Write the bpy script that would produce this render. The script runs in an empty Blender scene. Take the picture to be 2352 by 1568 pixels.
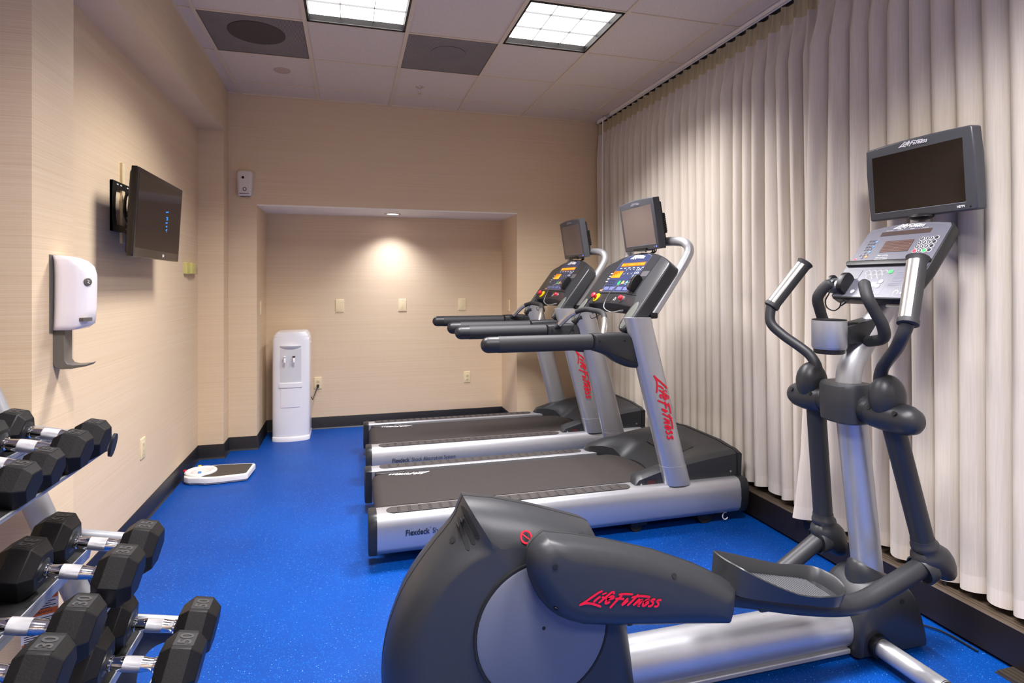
# A hotel fitness room: two treadmills, an elliptical machine and a dumbbell rack on a blue rubber floor.
LAMP_W = 47.; LAMP_SPREAD = 126.; REAR_K = 1.05; DOWN_W = 66.; EXPO = .10
import bpy, bmesh, math, random
from mathutils import Vector, Matrix
random.seed(7)
SC = bpy.context.scene
COL = SC.collection
PI = math.pi

# ------------------------------------------------------------------ materials
def lin(c):
    out = []
    for v in c:
        v = v/255.0
        out.append(v/12.92 if v <= .04045 else ((v+.055)/1.055)**2.4)
    return tuple(out)+(1.0,)

MATS = {}
def mat(name, rgb, rough=.5, metal=0., var=.06, scale=40., bump=0., bscale=300., spec=.5, coat=0.):
    """procedural principled material: noise drives a slight colour and roughness variation"""
    if name in MATS: return MATS[name]
    m = bpy.data.materials.new(name); m.use_nodes = True
    nt = m.node_tree; N = nt.nodes; L = nt.links
    b = N['Principled BSDF']
    tc = N.new('ShaderNodeTexCoord')
    nz = N.new('ShaderNodeTexNoise'); nz.inputs['Scale'].default_value = scale; nz.inputs['Detail'].default_value = 3
    L.new(tc.outputs['Object'], nz.inputs['Vector'])
    c = lin(rgb)
    mx = N.new('ShaderNodeMix'); mx.data_type = 'RGBA'
    mx.inputs['A'].default_value = tuple(v*(1-var) for v in c[:3])+(1,)
    mx.inputs['B'].default_value = tuple(min(1, v*(1+var)) for v in c[:3])+(1,)
    L.new(nz.outputs['Fac'], mx.inputs['Factor'])
    L.new(mx.outputs['Result'], b.inputs['Base Color'])
    mr = N.new('ShaderNodeMapRange')
    mr.inputs['To Min'].default_value = max(.02, rough-.04); mr.inputs['To Max'].default_value = min(1, rough+.04)
    L.new(nz.outputs['Fac'], mr.inputs['Value']); L.new(mr.outputs['Result'], b.inputs['Roughness'])
    b.inputs['Metallic'].default_value = metal
    b.inputs['Specular IOR Level'].default_value = spec
    b.inputs['Coat Weight'].default_value = coat
    if bump:
        n2 = N.new('ShaderNodeTexNoise'); n2.inputs['Scale'].default_value = bscale; n2.inputs['Detail'].default_value = 2
        L.new(tc.outputs['Object'], n2.inputs['Vector'])
        bp = N.new('ShaderNodeBump'); bp.inputs['Strength'].default_value = bump; bp.inputs['Distance'].default_value = .002
        L.new(n2.outputs['Fac'], bp.inputs['Height']); L.new(bp.outputs['Normal'], b.inputs['Normal'])
    MATS[name] = m
    return m

def emis(name, rgb, strength, base=(10, 10, 10)):
    m = mat(name, base, .4)
    b = m.node_tree.nodes['Principled BSDF']
    b.inputs['Emission Color'].default_value = lin(rgb)
    b.inputs['Emission Strength'].default_value = strength
    return m

def wallpaper():
    m = bpy.data.materials.new('woven_wallpaper'); m.use_nodes = True
    nt = m.node_tree; N = nt.nodes; L = nt.links; b = N['Principled BSDF']
    geo = N.new('ShaderNodeNewGeometry')
    def streak(sc, scale, detail):
        mp = N.new('ShaderNodeMapping'); mp.inputs['Scale'].default_value = sc
        nz = N.new('ShaderNodeTexNoise'); nz.inputs['Scale'].default_value = scale; nz.inputs['Detail'].default_value = detail
        nz.inputs['Roughness'].default_value = .65
        L.new(geo.outputs['Position'], mp.inputs['Vector']); L.new(mp.outputs['Vector'], nz.inputs['Vector'])
        return nz
    a = streak((.5, .5, 420), 1.5, 3)
    v = streak((260, 260, 1.5), 1.5, 3)
    big = streak((1, 1, 1), .9, 2)
    r = N.new('ShaderNodeValToRGB')
    r.color_ramp.elements[0].position = .30; r.color_ramp.elements[0].color = lin((214, 190, 155))
    r.color_ramp.elements[1].position = .72; r.color_ramp.elements[1].color = lin((231, 213, 185))
    e = r.color_ramp.elements.new(.5); e.color = lin((224, 203, 171))
    ad = N.new('ShaderNodeMath'); ad.operation = 'MULTIPLY_ADD'; ad.inputs[1].default_value = .16; ad.inputs[2].default_value = -.08
    L.new(v.outputs['Fac'], ad.inputs[0])
    sm = N.new('ShaderNodeMath'); sm.operation = 'ADD'
    L.new(a.outputs['Fac'], sm.inputs[0]); L.new(ad.outputs[0], sm.inputs[1])
    L.new(sm.outputs[0], r.inputs['Fac'])
    mx = N.new('ShaderNodeMix'); mx.data_type = 'RGBA'; mx.blend_type = 'MULTIPLY'; mx.inputs['Factor'].default_value = .25
    rb = N.new('ShaderNodeValToRGB')
    rb.color_ramp.elements[0].color = lin((246, 232, 214)); rb.color_ramp.elements[1].color = lin((255, 246, 244))
    L.new(big.outputs['Fac'], rb.inputs['Fac'])
    L.new(r.outputs['Color'], mx.inputs['A']); L.new(rb.outputs['Color'], mx.inputs['B'])
    L.new(mx.outputs['Result'], b.inputs['Base Color'])
    b.inputs['Roughness'].default_value = .62; b.inputs['Specular IOR Level'].default_value = .3
    bp = N.new('ShaderNodeBump'); bp.inputs['Strength'].default_value = .12; bp.inputs['Distance'].default_value = .002
    L.new(sm.outputs[0], bp.inputs['Height']); L.new(bp.outputs['Normal'], b.inputs['Normal'])
    return m

def rubber_floor():
    m = bpy.data.materials.new('blue_rubber_floor'); m.use_nodes = True
    nt = m.node_tree; N = nt.nodes; L = nt.links; b = N['Principled BSDF']
    geo = N.new('ShaderNodeNewGeometry')
    def flecks(scale, lo, hi, col, prev):
        vo = N.new('ShaderNodeTexVoronoi'); vo.inputs['Scale'].default_value = scale
        L.new(geo.outputs['Position'], vo.inputs['Vector'])
        wn = N.new('ShaderNodeSeparateColor'); L.new(vo.outputs['Color'], wn.inputs['Color'])
        gt = N.new('ShaderNodeMath'); gt.operation = 'GREATER_THAN'; gt.inputs[1].default_value = hi
        L.new(wn.outputs['Red'], gt.inputs[0])
        lt = N.new('ShaderNodeMath'); lt.operation = 'LESS_THAN'; lt.inputs[1].default_value = lo
        L.new(vo.outputs['Distance'], lt.inputs[0])
        mu = N.new('ShaderNodeMath'); mu.operation = 'MULTIPLY'
        L.new(gt.outputs[0], mu.inputs[0]); L.new(lt.outputs[0], mu.inputs[1])
        mx = N.new('ShaderNodeMix'); mx.data_type = 'RGBA'; mx.inputs['B'].default_value = lin(col)
        L.new(mu.outputs[0], mx.inputs['Factor']); L.new(prev, mx.inputs['A'])
        return mx.outputs['Result']
    nz = N.new('ShaderNodeTexNoise'); nz.inputs['Scale'].default_value = 1.4; nz.inputs['Detail'].default_value = 4
    L.new(geo.outputs['Position'], nz.inputs['Vector'])
    r = N.new('ShaderNodeValToRGB')
    r.color_ramp.elements[0].position = .3; r.color_ramp.elements[0].color = lin((0, 58, 134))
    r.color_ramp.elements[1].position = .7; r.color_ramp.elements[1].color = lin((0, 69, 152))
    L.new(nz.outputs['Fac'], r.inputs['Fac'])
    c = flecks(230, .42, .80, (16, 94, 180), r.outputs['Color'])
    c = flecks(170, .33, .968, (84, 134, 202), c)
    L.new(c, b.inputs['Base Color'])
    b.inputs['Roughness'].default_value = .46; b.inputs['Specular IOR Level'].default_value = .22
    n2 = N.new('ShaderNodeTexNoise'); n2.inputs['Scale'].default_value = 260
    L.new(geo.outputs['Position'], n2.inputs['Vector'])
    bp = N.new('ShaderNodeBump'); bp.inputs['Strength'].default_value = .15; bp.inputs['Distance'].default_value = .001
    L.new(n2.outputs['Fac'], bp.inputs['Height']); L.new(bp.outputs['Normal'], b.inputs['Normal'])
    return m

def curtain_cloth(name, c0, c1, trans):
    m = bpy.data.materials.new(name); m.use_nodes = True
    nt = m.node_tree; N = nt.nodes; L = nt.links; b = N['Principled BSDF']
    geo = N.new('ShaderNodeNewGeometry')
    mp = N.new('ShaderNodeMapping'); mp.inputs['Scale'].default_value = (60, 60, 2)
    nz = N.new('ShaderNodeTexNoise'); nz.inputs['Scale'].default_value = 3; nz.inputs['Detail'].default_value = 4
    L.new(geo.outputs['Position'], mp.inputs['Vector']); L.new(mp.outputs['Vector'], nz.inputs['Vector'])
    r = N.new('ShaderNodeValToRGB')
    r.color_ramp.elements[0].position = .3; r.color_ramp.elements[0].color = lin(c0)
    r.color_ramp.elements[1].position = .7; r.color_ramp.elements[1].color = lin(c1)
    L.new(nz.outputs['Fac'], r.inputs['Fac']); L.new(r.outputs['Color'], b.inputs['Base Color'])
    b.inputs['Roughness'].default_value = .85; b.inputs['Specular IOR Level'].default_value = .15
    tr = N.new('ShaderNodeBsdfTranslucent'); L.new(r.outputs['Color'], tr.inputs['Color'])
    ms = N.new('ShaderNodeMixShader'); ms.inputs['Fac'].default_value = trans
    L.new(b.outputs['BSDF'], ms.inputs[1]); L.new(tr.outputs['BSDF'], ms.inputs[2])
    L.new(ms.outputs['Shader'], N['Material Output'].inputs['Surface'])
    return m

def perforated():
    m = bpy.data.materials.new('perforated_metal'); m.use_nodes = True
    nt = m.node_tree; N = nt.nodes; L = nt.links; b = N['Principled BSDF']
    geo = N.new('ShaderNodeNewGeometry')
    vo = N.new('ShaderNodeTexVoronoi'); vo.inputs['Scale'].default_value = 130; vo.inputs['Randomness'].default_value = 0
    L.new(geo.outputs['Position'], vo.inputs['Vector'])
    r = N.new('ShaderNodeValToRGB')
    r.color_ramp.elements[0].position = .30; r.color_ramp.elements[0].color = lin((58, 52, 46))
    r.color_ramp.elements[1].position = .38; r.color_ramp.elements[1].color = lin((182, 172, 160))
    L.new(vo.outputs['Distance'], r.inputs['Fac'])
    nz = N.new('ShaderNodeTexNoise'); nz.inputs['Scale'].default_value = 6; nz.inputs['Detail'].default_value = 4
    L.new(geo.outputs['Position'], nz.inputs['Vector'])
    mx = N.new('ShaderNodeMix'); mx.data_type = 'RGBA'; mx.blend_type = 'MULTIPLY'; mx.inputs['Factor'].default_value = .5
    L.new(r.outputs['Color'], mx.inputs['A']); L.new(nz.outputs['Color'], mx.inputs['B'])
    hs = N.new('ShaderNodeRGBToBW'); L.new(mx.outputs['Result'], hs.inputs['Color'])
    r2 = N.new('ShaderNodeValToRGB'); r2.color_ramp.elements[0].color = lin((52, 46, 42)); r2.color_ramp.elements[1].color = lin((232, 220, 208))
    L.new(hs.outputs['Val'], r2.inputs['Fac'])
    L.new(r2.outputs['Color'], b.inputs['Base Color']); b.inputs['Roughness'].default_value = .6
    return m

def speckled(name, c0, c1, scale, rough, thr=.62):
    """two-tone grain (belts, ceiling tiles, cast rubber)"""
    m = bpy.data.materials.new(name); m.use_nodes = True
    nt = m.node_tree; N = nt.nodes; L = nt.links; b = N['Principled BSDF']
    tc = N.new('ShaderNodeTexCoord')
    nz = N.new('ShaderNodeTexNoise'); nz.inputs['Scale'].default_value = scale; nz.inputs['Detail'].default_value = 2
    L.new(tc.outputs['Object'], nz.inputs['Vector'])
    r = N.new('ShaderNodeValToRGB')
    r.color_ramp.elements[0].position = thr-.2; r.color_ramp.elements[0].color = lin(c0)
    r.color_ramp.elements[1].position = thr+.05; r.color_ramp.elements[1].color = lin(c1)
    L.new(nz.outputs['Fac'], r.inputs['Fac']); L.new(r.outputs['Color'], b.inputs['Base Color'])
    b.inputs['Roughness'].default_value = rough; b.inputs['Specular IOR Level'].default_value = .35
    bp = N.new('ShaderNodeBump'); bp.inputs['Strength'].default_value = .25; bp.inputs['Distance'].default_value = .001
    L.new(nz.outputs['Fac'], bp.inputs['Height']); L.new(bp.outputs['Normal'], b.inputs['Normal'])
    MATS[name] = m
    return m

WALL = wallpaper(); FLOOR = rubber_floor(); PERF = perforated()
CURT = curtain_cloth('curtain_cloth', (216, 206, 191), (226, 217, 204), .10)
CURTHEM = curtain_cloth('curtain_hem', (222, 212, 198), (231, 222, 209), .04)
CURTHEAD = curtain_cloth('curtain_heading', (196, 184, 146), (208, 196, 158), .06)
TILE = speckled('ceiling_tile', (220, 205, 184), (232, 218, 198), 160, .9)
TBAR = mat('ceiling_bar', (226, 208, 176), .6)
WHITEP = mat('white_paint', (244, 238, 226), .7)
BASEB = mat('black_vinyl', (24, 25, 31), .38, bump=.05)
CHAR = mat('charcoal_plastic', (43, 45, 48), .38, bump=.12, bscale=700, spec=.5)
CHARD = mat('dark_plastic', (33, 35, 38), .40, bump=.1, bscale=700)
BLACK = mat('black_plastic', (18, 18, 20), .4)
MATTEB = mat('matte_black', (12, 12, 13), .7)
SILVER = mat('silver_paint', (186, 188, 193), .37, metal=.68, var=.03)
SILVERD = mat('silver_satin', (176, 178, 181), .42, metal=.6, var=.03)
CHROME = mat('chrome', (232, 232, 234), .10, metal=1., var=.02)
KNURL = mat('knurled_chrome', (214, 214, 216), .30, metal=1., bump=.6, bscale=2400)
STEEL = mat('brushed_steel', (222, 220, 214), .25, metal=.9, var=.03)
BELT = speckled('belt_rubber', (44, 40, 39), (62, 57, 55), 420, .75)
PADM = mat('tread_grey', (62, 58, 57), .6)
RUB = speckled('cast_rubber', (10, 10, 11), (18, 17, 17), 260, .5, .6)
GREY = mat('grey_oval', (90, 94, 88), .5)
TUBEB = mat('black_tube_paint', (40, 42, 46), .46)
FOAM = mat('foam_grip', (42, 43, 45), .6, bump=.2, bscale=500)
DISC = mat('blue_grey_disc', (104, 109, 120), .42, metal=.3, var=.02)
TVB = mat('tv_bezel', (70, 72, 77), .38)
TVS = mat('tv_screen', (30, 24, 20), .12, spec=.6)
TVS2 = mat('treadmill_screen', (104, 92, 88), .14, spec=.6)
TVW = mat('wall_tv_black', (22, 21, 21), .22, spec=.6)
TVWS = mat('wall_tv_screen', (20, 17, 17), .10, spec=.6)
RED = mat('logo_red', (214, 12, 44), .45)
WHITEL = mat('white_ink', (236, 236, 238), .5)
NAVY = mat('navy_ink', (28, 34, 58), .5)
PANEL = mat('console_overlay', (46, 56, 88), .32)
PANELD = mat('console_dark', (42, 44, 49), .35)
PANELG = mat('console_grey_overlay', (100, 101, 113), .36)
PANELL = mat('console_light_line', (146, 148, 158), .4)
AMBERB = emis('amber_display', (255, 140, 0), .75, (90, 50, 5))
AMBERT = emis('amber_text', (255, 196, 60), 1.4, (120, 80, 10))
DARKLCD = mat('dark_lcd', (74, 60, 56), .25)
LCDROW = mat('lcd_row', (112, 82, 72), .3)
BTNG = mat('button_green', (42, 178, 90), .4); BTNO = mat('button_orange', (232, 150, 84), .4)
BTNB = mat('button_blue', (96, 150, 220), .4); BTNR = mat('button_red', (206, 44, 62), .4)
BTNW = mat('button_white', (190, 190, 197), .4); BTNK = mat('button_black', (36, 36, 42), .35)
YELLOW = mat('safety_yellow', (228, 208, 20), .4)
ORANGE = mat('label_orange', (216, 104, 26), .5); LABELW = mat('label_white', (222, 220, 222), .5)
COOLW = mat('cooler_white', (238, 238, 240), .3, var=.01); COOLG = mat('cooler_grey', (214, 216, 218), .35, var=.01)  # second tone is slightly greyer, for hood, niche and switch
DISPW = mat('dispenser_white', (240, 234, 236), .18, var=.01)
DISPG = mat('dispenser_grey', (98, 94, 88), .35)
PLATE = mat('almond_plate', (232, 214, 172), .4); PLATEY = mat('yellow_plate', (206, 198, 118), .45)
SLOT = mat('slot_dark', (40, 34, 28), .6)
SCALEW = mat('scale_white', (238, 236, 232), .35); MATB = mat('scale_mat', (70, 64, 56), .7, bump=.3)
SILL = mat('sill_black', (34, 29, 27), .36, bump=.05); SILLB = mat('sill_bronze', (86, 74, 62), .4)
FRESH = mat('freshener_plastic', (226, 217, 208), .3)
BLUEG = emis('blue_led', (90, 110, 255), 2.5, (40, 50, 160))
TVREFL = emis('blue_reflection', (20, 120, 200), 1.3, (10, 40, 80))  # glow for the reflection painted on the wall television

# ------------------------------------------------------------------ mesh collector
class MB:
    def __init__(s): s.v = []; s.f = []; s.m = []
    def add(s, vs, fs, m=0):
        o = len(s.v); s.v += [Vector(p) for p in vs]
        s.f += [tuple(i+o for i in f) for f in fs]; s.m += [m]*len(fs)
        return s
    def box(s, lo, hi, m=0):
        (a, b, c), (d, e, f) = lo, hi
        return s.add([(a,b,c),(d,b,c),(d,e,c),(a,e,c),(a,b,f),(d,b,f),(d,e,f),(a,e,f)],
                     [(3,2,1,0),(4,5,6,7),(0,1,5,4),(1,2,6,5),(2,3,7,6),(3,0,4,7)], m)
    def loft(s, secs, m=0, caps=True, close=True):
        n = len(secs[0]); vs = [p for q in secs for p in q]; fs = []
        for k in range(len(secs)-1):
            for i in range(n if close else n-1):
                j = (i+1) % n
                fs.append((k*n+i, k*n+j, (k+1)*n+j, (k+1)*n+i))
        if caps:
            fs.append(tuple(range(n-1, -1, -1))); fs.append(tuple((len(secs)-1)*n+i for i in range(n)))
        return s.add(vs, fs, m)
    def prism(s, pts, fr, d0, d1, m=0, bev=0., nb=3):
        """pts 2D outline in frame fr, extruded from depth d0 to d1, rounded by bev at the d1 side"""
        secs = [[fr(x, y, d0) for x, y in pts]]
        if bev:
            sg = 1 if d1 > d0 else -1
            for k in range(nb+1):
                a = k/nb*PI/2
                q = inset(pts, bev*(1-math.cos(a)))
                secs.append([fr(x, y, d1-sg*bev*(1-math.sin(a))) for x, y in q])
        else: secs.append([fr(x, y, d1) for x, y in pts])
        return s.loft(secs, m)
    def tube(s, path, r, seg=14, m=0, caps=True, ell=None, ref=None):
        P = [Vector(p) for p in path]; n = len(P)
        R = r if isinstance(r, (list, tuple)) else [r]*n
        T = []
        for i in range(n):
            a = P[max(0, i-1)]; b = P[min(n-1, i+1)]; T.append((b-a).normalized())
        u = Vector(ref) if ref else (Vector((0,0,1)) if abs(T[0].z) < .9 else Vector((1,0,0)))
        secs = []
        for i in range(n):
            u = (u - T[i]*u.dot(T[i])).normalized(); w = T[i].cross(u)
            ea, eb = ell if ell else (1, 1)
            secs.append([P[i]+u*(R[i]*ea*math.cos(t))+w*(R[i]*eb*math.sin(t)) for t in (2*PI*k/seg for k in range(seg))])
        return s.loft(secs, m, caps)
    def lathe(s, prof, fr, seg=24, m=0):
        """prof: (radius, depth) pairs around the frame normal"""
        secs = [[fr(r*math.cos(2*PI*k/seg), r*math.sin(2*PI*k/seg), d) for k in range(seg)] for r, d in prof]
        return s.loft(secs, m)
    def ball(s, c, rx, ry, rz, seg=20, rings=12, m=0, rot=None):
        secs = []
        for i in range(1, rings):
            a = PI*i/rings
            q = []
            for k in range(seg):
                t = 2*PI*k/seg
                v = Vector((rx*math.sin(a)*math.cos(t), ry*math.sin(a)*math.sin(t), -rz*math.cos(a)))
                if rot: v = rot @ v
                q.append(Vector(c)+v)
            secs.append(q)
        return s.loft(secs, m)
    def quad(s, fr, x0, y0, x1, y1, d=0., m=0):
        return s.add([fr(x0,y0,d),fr(x1,y0,d),fr(x1,y1,d),fr(x0,y1,d)], [(0,1,2,3)], m)
    def slab(s, fr, x0, y0, x1, y1, d0, d1, m=0):
        return s.prism([(x0,y0),(x1,y0),(x1,y1),(x0,y1)], fr, d0, d1, m)
    def ribbon(s, pts, w, fr, d=.0006, m=0):
        """flat brush stroke along 2D points with thickness, round-ish ends"""
        n = len(pts); L = []; R = []
        for i in range(n):
            a = Vector(pts[max(0,i-1)]); b = Vector(pts[min(n-1,i+1)])
            t = (b-a); t = t.normalized() if t.length > 0 else Vector((1,0))
            q = Vector((-t.y, t.x)); p = Vector(pts[i])
            k = w*.5*(.72 if i in (0, n-1) else 1)
            L.append(p+q*k); R.append(p-q*k)
        vs = [fr(p.x,p.y,d) for p in L]+[fr(p.x,p.y,d) for p in R]
        return s.add(vs, [(i, n+i, n+i+1, i+1) for i in range(n-1)], m)
    def text(s, txt, size, fr, d=.0006, m=0, shear=0., bold=0., cx=True, wid=None):
        vs, fs = text_mesh(txt, size, shear, bold)
        if not vs: return s
        x0 = min(p[0] for p in vs); x1 = max(p[0] for p in vs); y0 = min(p[1] for p in vs); y1 = max(p[1] for p in vs)
        k = wid/(x1-x0) if wid else 1
        ox = (x0+x1)/2 if cx else x0; oy = (y0+y1)/2 if cx else 0
        return s.add([fr((p[0]-ox)*k, p[1]-oy, d) for p in vs], fs, m)
    def build(s, name, mats, parent=None, bevel=0., smooth=38, flip=False, solidify=0., subsurf=0, wn=False):
        me = bpy.data.meshes.new(name)
        off = parent_origin(parent)
        me.from_pydata([p-off for p in s.v], [], s.f)
        if not isinstance(mats, (list, tuple)): mats = [mats]
        for m in mats: me.materials.append(m)
        me.polygons.foreach_set('material_index', s.m)
        bm = bmesh.new(); bm.from_mesh(me)
        bmesh.ops.recalc_face_normals(bm, faces=bm.faces)
        bm.to_mesh(me); bm.free()
        if smooth:
            me.polygons.foreach_set('use_smooth', [True]*len(me.polygons))
            me.set_sharp_from_angle(angle=math.radians(smooth))
        me.update()
        o = bpy.data.objects.new(name, me); COL.objects.link(o)
        if parent: o.parent = parent
        if bevel:
            b = o.modifiers.new('edge', 'BEVEL'); b.width = bevel; b.segments = 2; b.limit_method = 'ANGLE'; b.angle_limit = math.radians(40)
        if solidify:
            b = o.modifiers.new('thick', 'SOLIDIFY'); b.thickness = solidify; b.offset = 0
        if subsurf:
            b = o.modifiers.new('sub', 'SUBSURF'); b.levels = subsurf; b.render_levels = subsurf
        return o

_TX = {}
def text_mesh(txt, size, shear, bold):
    key = (txt, size, shear, bold)
    if key in _TX: return _TX[key]
    cu = bpy.data.curves.new('t', 'FONT'); cu.body = txt; cu.size = size; cu.shear = shear; cu.offset = bold; cu.resolution_u = 3
    ob = bpy.data.objects.new('t', cu); COL.objects.link(ob)
    dg = bpy.context.evaluated_depsgraph_get()
    me = bpy.data.meshes.new_from_object(ob.evaluated_get(dg))
    r = ([tuple(v.co) for v in me.vertices], [tuple(p.vertices) for p in me.polygons])
    bpy.data.objects.remove(ob); bpy.data.curves.remove(cu); bpy.data.meshes.remove(me)
    _TX[key] = r
    return r

def inset(pts, d):
    """move a closed 2D outline inwards along its vertex normals"""
    if d == 0: return list(pts)
    n = len(pts)
    ar = sum(pts[i][0]*pts[(i+1)%n][1]-pts[(i+1)%n][0]*pts[i][1] for i in range(n))
    sg = 1 if ar > 0 else -1
    out = []
    for i in range(n):
        p = Vector(pts[i]); a = Vector(pts[i-1]); b = Vector(pts[(i+1)%n])
        t1 = (p-a); t2 = (b-p)
        t1 = t1.normalized() if t1.length > 1e-9 else t2.normalized()
        t2 = t2.normalized() if t2.length > 1e-9 else t1
        n1 = Vector((-t1.y, t1.x))*sg; n2 = Vector((-t2.y, t2.x))*sg
        q = n1+n2
        if q.length < 1e-6: q = n1
        q.normalize(); k = 1/max(.5, q.dot(n1))
        out.append(tuple(p+q*d*k))
    return out

def spin(pts, spine, d):
    """draw an outline in towards a spine polyline by d (never past it)"""
    if d == 0: return list(pts)
    out = []
    for p in pts:
        p = Vector(p); best = None
        for a, c in zip(spine, spine[1:]):
            a = Vector(a); e = Vector(c)-a; k = min(1, max(0, (p-a).dot(e)/e.dot(e))); q = a+e*k
            if best is None or (p-q).length < (p-best).length: best = q
        D = (p-best).length
        out.append(tuple(p+(best-p)*min(d/D, .82)))
    return out

def spl(pts, n=6, closed=False):
    """Catmull-Rom through points of any dimension"""
    P = [Vector(p) for p in pts]; N = len(P); out = []
    rng = N if closed else N-1
    for i in range(rng):
        if closed: a, b, c, d = P[i-1], P[i], P[(i+1)%N], P[(i+2)%N]
        else: a, b, c, d = P[max(0,i-1)], P[i], P[i+1], P[min(N-1,i+2)]
        for k in range(n):
            t = k/n
            out.append(.5*((2*b)+(c-a)*t+(2*a-5*b+4*c-d)*t*t+(3*b-a-3*c+d)*t**3))
    if not closed: out.append(P[-1])
    return [tuple(p) for p in out]

def rrect(x0, y0, x1, y1, r, n=4):
    out = []
    for cx, cy, a0 in ((x1-r,y0+r,-PI/2),(x1-r,y1-r,0),(x0+r,y1-r,PI/2),(x0+r,y0+r,PI)):
        for k in range(n+1):
            a = a0+PI/2*k/n; out.append((cx+r*math.cos(a), cy+r*math.sin(a)))
    return out
def circ(cx, cy, r, n=20, ry=None): return [(cx+r*math.cos(2*PI*k/n), cy+(ry or r)*math.sin(2*PI*k/n)) for k in range(n)]

def frame(o, u, v, n=None):
    o = Vector(o); u = Vector(u).normalized(); v = Vector(v).normalized()
    n = Vector(n).normalized() if n else u.cross(v)
    return lambda x, y, z=0.: o+u*x+v*y+n*z
def at(fr, x, y, d=0.):
    return lambda a, b, c=0.: fr(x+a, y+b, d+c)
XY = lambda z0=0.: (lambda x, y, z=0.: Vector((x, y, z0+z)))
FXZ = lambda y0, s=1: (lambda x, z, d=0.: Vector((x, y0+s*d, z)))       # outline in x-z, depth along y

# ------------------------------------------------------------------ objects
def parent_origin(p):
    o = Vector((0, 0, 0))
    while p is not None: o = o+p.location; p = p.parent
    return o
def thing(name, loc, label, cat, group=None):
    o = bpy.data.objects.new(name, None); COL.objects.link(o)
    o.location = loc; o.empty_display_size = .1
    tag(o, label, cat, group); return o
def tag(o, label, cat, group=None):
    o['label'] = label; o['category'] = cat
    if group: o['group'] = group
    return o
def struct(o, label=None):
    o['kind'] = 'structure'
    if label: o['label'] = label
    return o
def dup(root, loc, label, group=None, rot=None):
    """a copy of a thing with copies of its parts and sub-parts"""
    r = root.copy(); COL.objects.link(r); r.location = loc; r['label'] = label
    if group: r['group'] = group
    if rot: r.rotation_euler = rot
    def kids(a, b):
        for ch in list(a.children):
            c = ch.copy(); COL.objects.link(c); c.parent = b
            kids(ch, c)
    kids(root, r)
    return r

# brush lettering of the equipment maker, strokes digitised once in a 0..1 wide box
def _st(*p): return [((x-100)/2050., (600+(x-100)*.035-y)/2050.) for x, y in p]
LOGO = [
 _st((640,262),(560,290),(400,390),(250,490),(120,558)), _st((120,552),(270,518),(400,530),(530,565),(650,612)),
 _st((604,382),(530,430),(450,505)), _st((640,335),(745,305)),
 _st((925,345),(920,300),(890,288),(840,320),(720,410),(580,525)), _st((640,385),(690,410),(770,432)),
 _st((765,448),(870,440),(925,422),(918,385),(850,395),(770,465),(742,515),(770,540),(855,500)),
 _st((1045,355),(1200,345),(1400,362)), _st((1130,375),(1060,440),(960,540),(868,645)), _st((975,442),(1100,445),(1195,458)),
 _st((1292,440),(1220,510),(1150,590)), _st((1150,595),(1230,545),(1300,490)),
 _st((1540,362),(1470,440),(1380,530),(1290,608)), _st((1370,432),(1550,405),(1700,412),(1852,438)),
 _st((1590,465),(1520,530),(1438,608)), _st((1440,600),(1570,515),(1650,490),(1620,545),(1560,612),(1610,622)),
 _st((1700,560),(1800,520),(1815,488),(1750,505),(1685,580),(1690,630),(1750,612),(1830,550)),
 _st((1985,498),(1925,488),(1888,520),(1935,560),(1930,605),(1880,640),(1815,636)),
 _st((2145,522),(2085,510),(2032,535),(2072,580),(2080,622),(2040,656),(1975,646))]
def logo(mb, fr, width, m=0, d=.0008, sy=1., bold=1.):
    """fr origin = centre of the lettering"""
    for i_, q in enumerate(LOGO):
        pts = [((x-.5)*width, (y-.06)*width*sy) for x, y in q]
        if len(pts) > 2: pts = spl(pts, 3)
        mb.ribbon(pts, .0245*width*bold, fr, d+i_*.00012, m)
    return mb
# ================================================================== the room
H = 2.97            # ceiling
XL, XC, XR = -1.16, -.965, 2.50     # left wall, column/beam face, wall behind the curtain
YB, YA = 5.17, 5.73                 # back wall, alcove back
AX0, AX1, AZ = -.757, 1.52, 2.045
REAR, XF = -2.6, -2.2

b = MB(); b.box((XF-.1, REAR-.1, -.1), (XR+.1, YA+.2, 0)); struct(b.build('floor', FLOOR, smooth=0), 'blue speckled rubber floor')

def wall(name, boxes, label, m=WALL):
    b = MB()
    for lo, hi in boxes: b.box(lo, hi)
    return struct(b.build(name, m, smooth=0), label)
wall('wall_left', [((XL-.14, 2.40, 0), (XL, YB, H))], 'beige woven wallpaper on the left wall')
b = MB(); b.box((XL-.14, 2.12, 0), (XC, 2.40, H)); b.box((XF-.1, 2.12, 0), (XL-.14, 2.26, H))
struct(b.build('column', WALL, smooth=0), 'papered column jutting from the left wall')
wall('beam', [((XL, 2.40, 2.605), (XC, YB-.19, H))], 'papered beam under the ceiling on the left')
wall('pilaster', [((XL, YB-.19, 0), (-.975, YB, H))], 'narrow papered pilaster in the far left corner')
wall('wall_back', [((XL-.14, YB, 0), (AX0, YA+.12, H)), ((AX1, YB, 0), (XR+.1, YA+.12, H)), ((AX0, YB, AZ+.01), (AX1, YA+.12, H)),
                   ((AX0, YA, 0), (AX1, YA+.12, AZ+.01))], 'papered back wall with an alcove')
b = MB(); b.box((AX0, YB+.0015, AZ), (AX1, YA, AZ+.01)); struct(b.build('alcove_soffit', WHITEP, smooth=0), 'white painted underside of the alcove top')
wall('wall_right', [((XR, REAR, 0), (XR+.1, YB, H))], 'wall behind the curtain', mat('curtain_side_wall', (150, 146, 140), .8))
wall('wall_front', [((XF, REAR-.1, 0), (XR, REAR, H))], 'wall behind the camera')
wall('wall_left_near', [((XF-.1, REAR, 0), (XF, 2.12, H))], 'left wall beside the weights')

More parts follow.
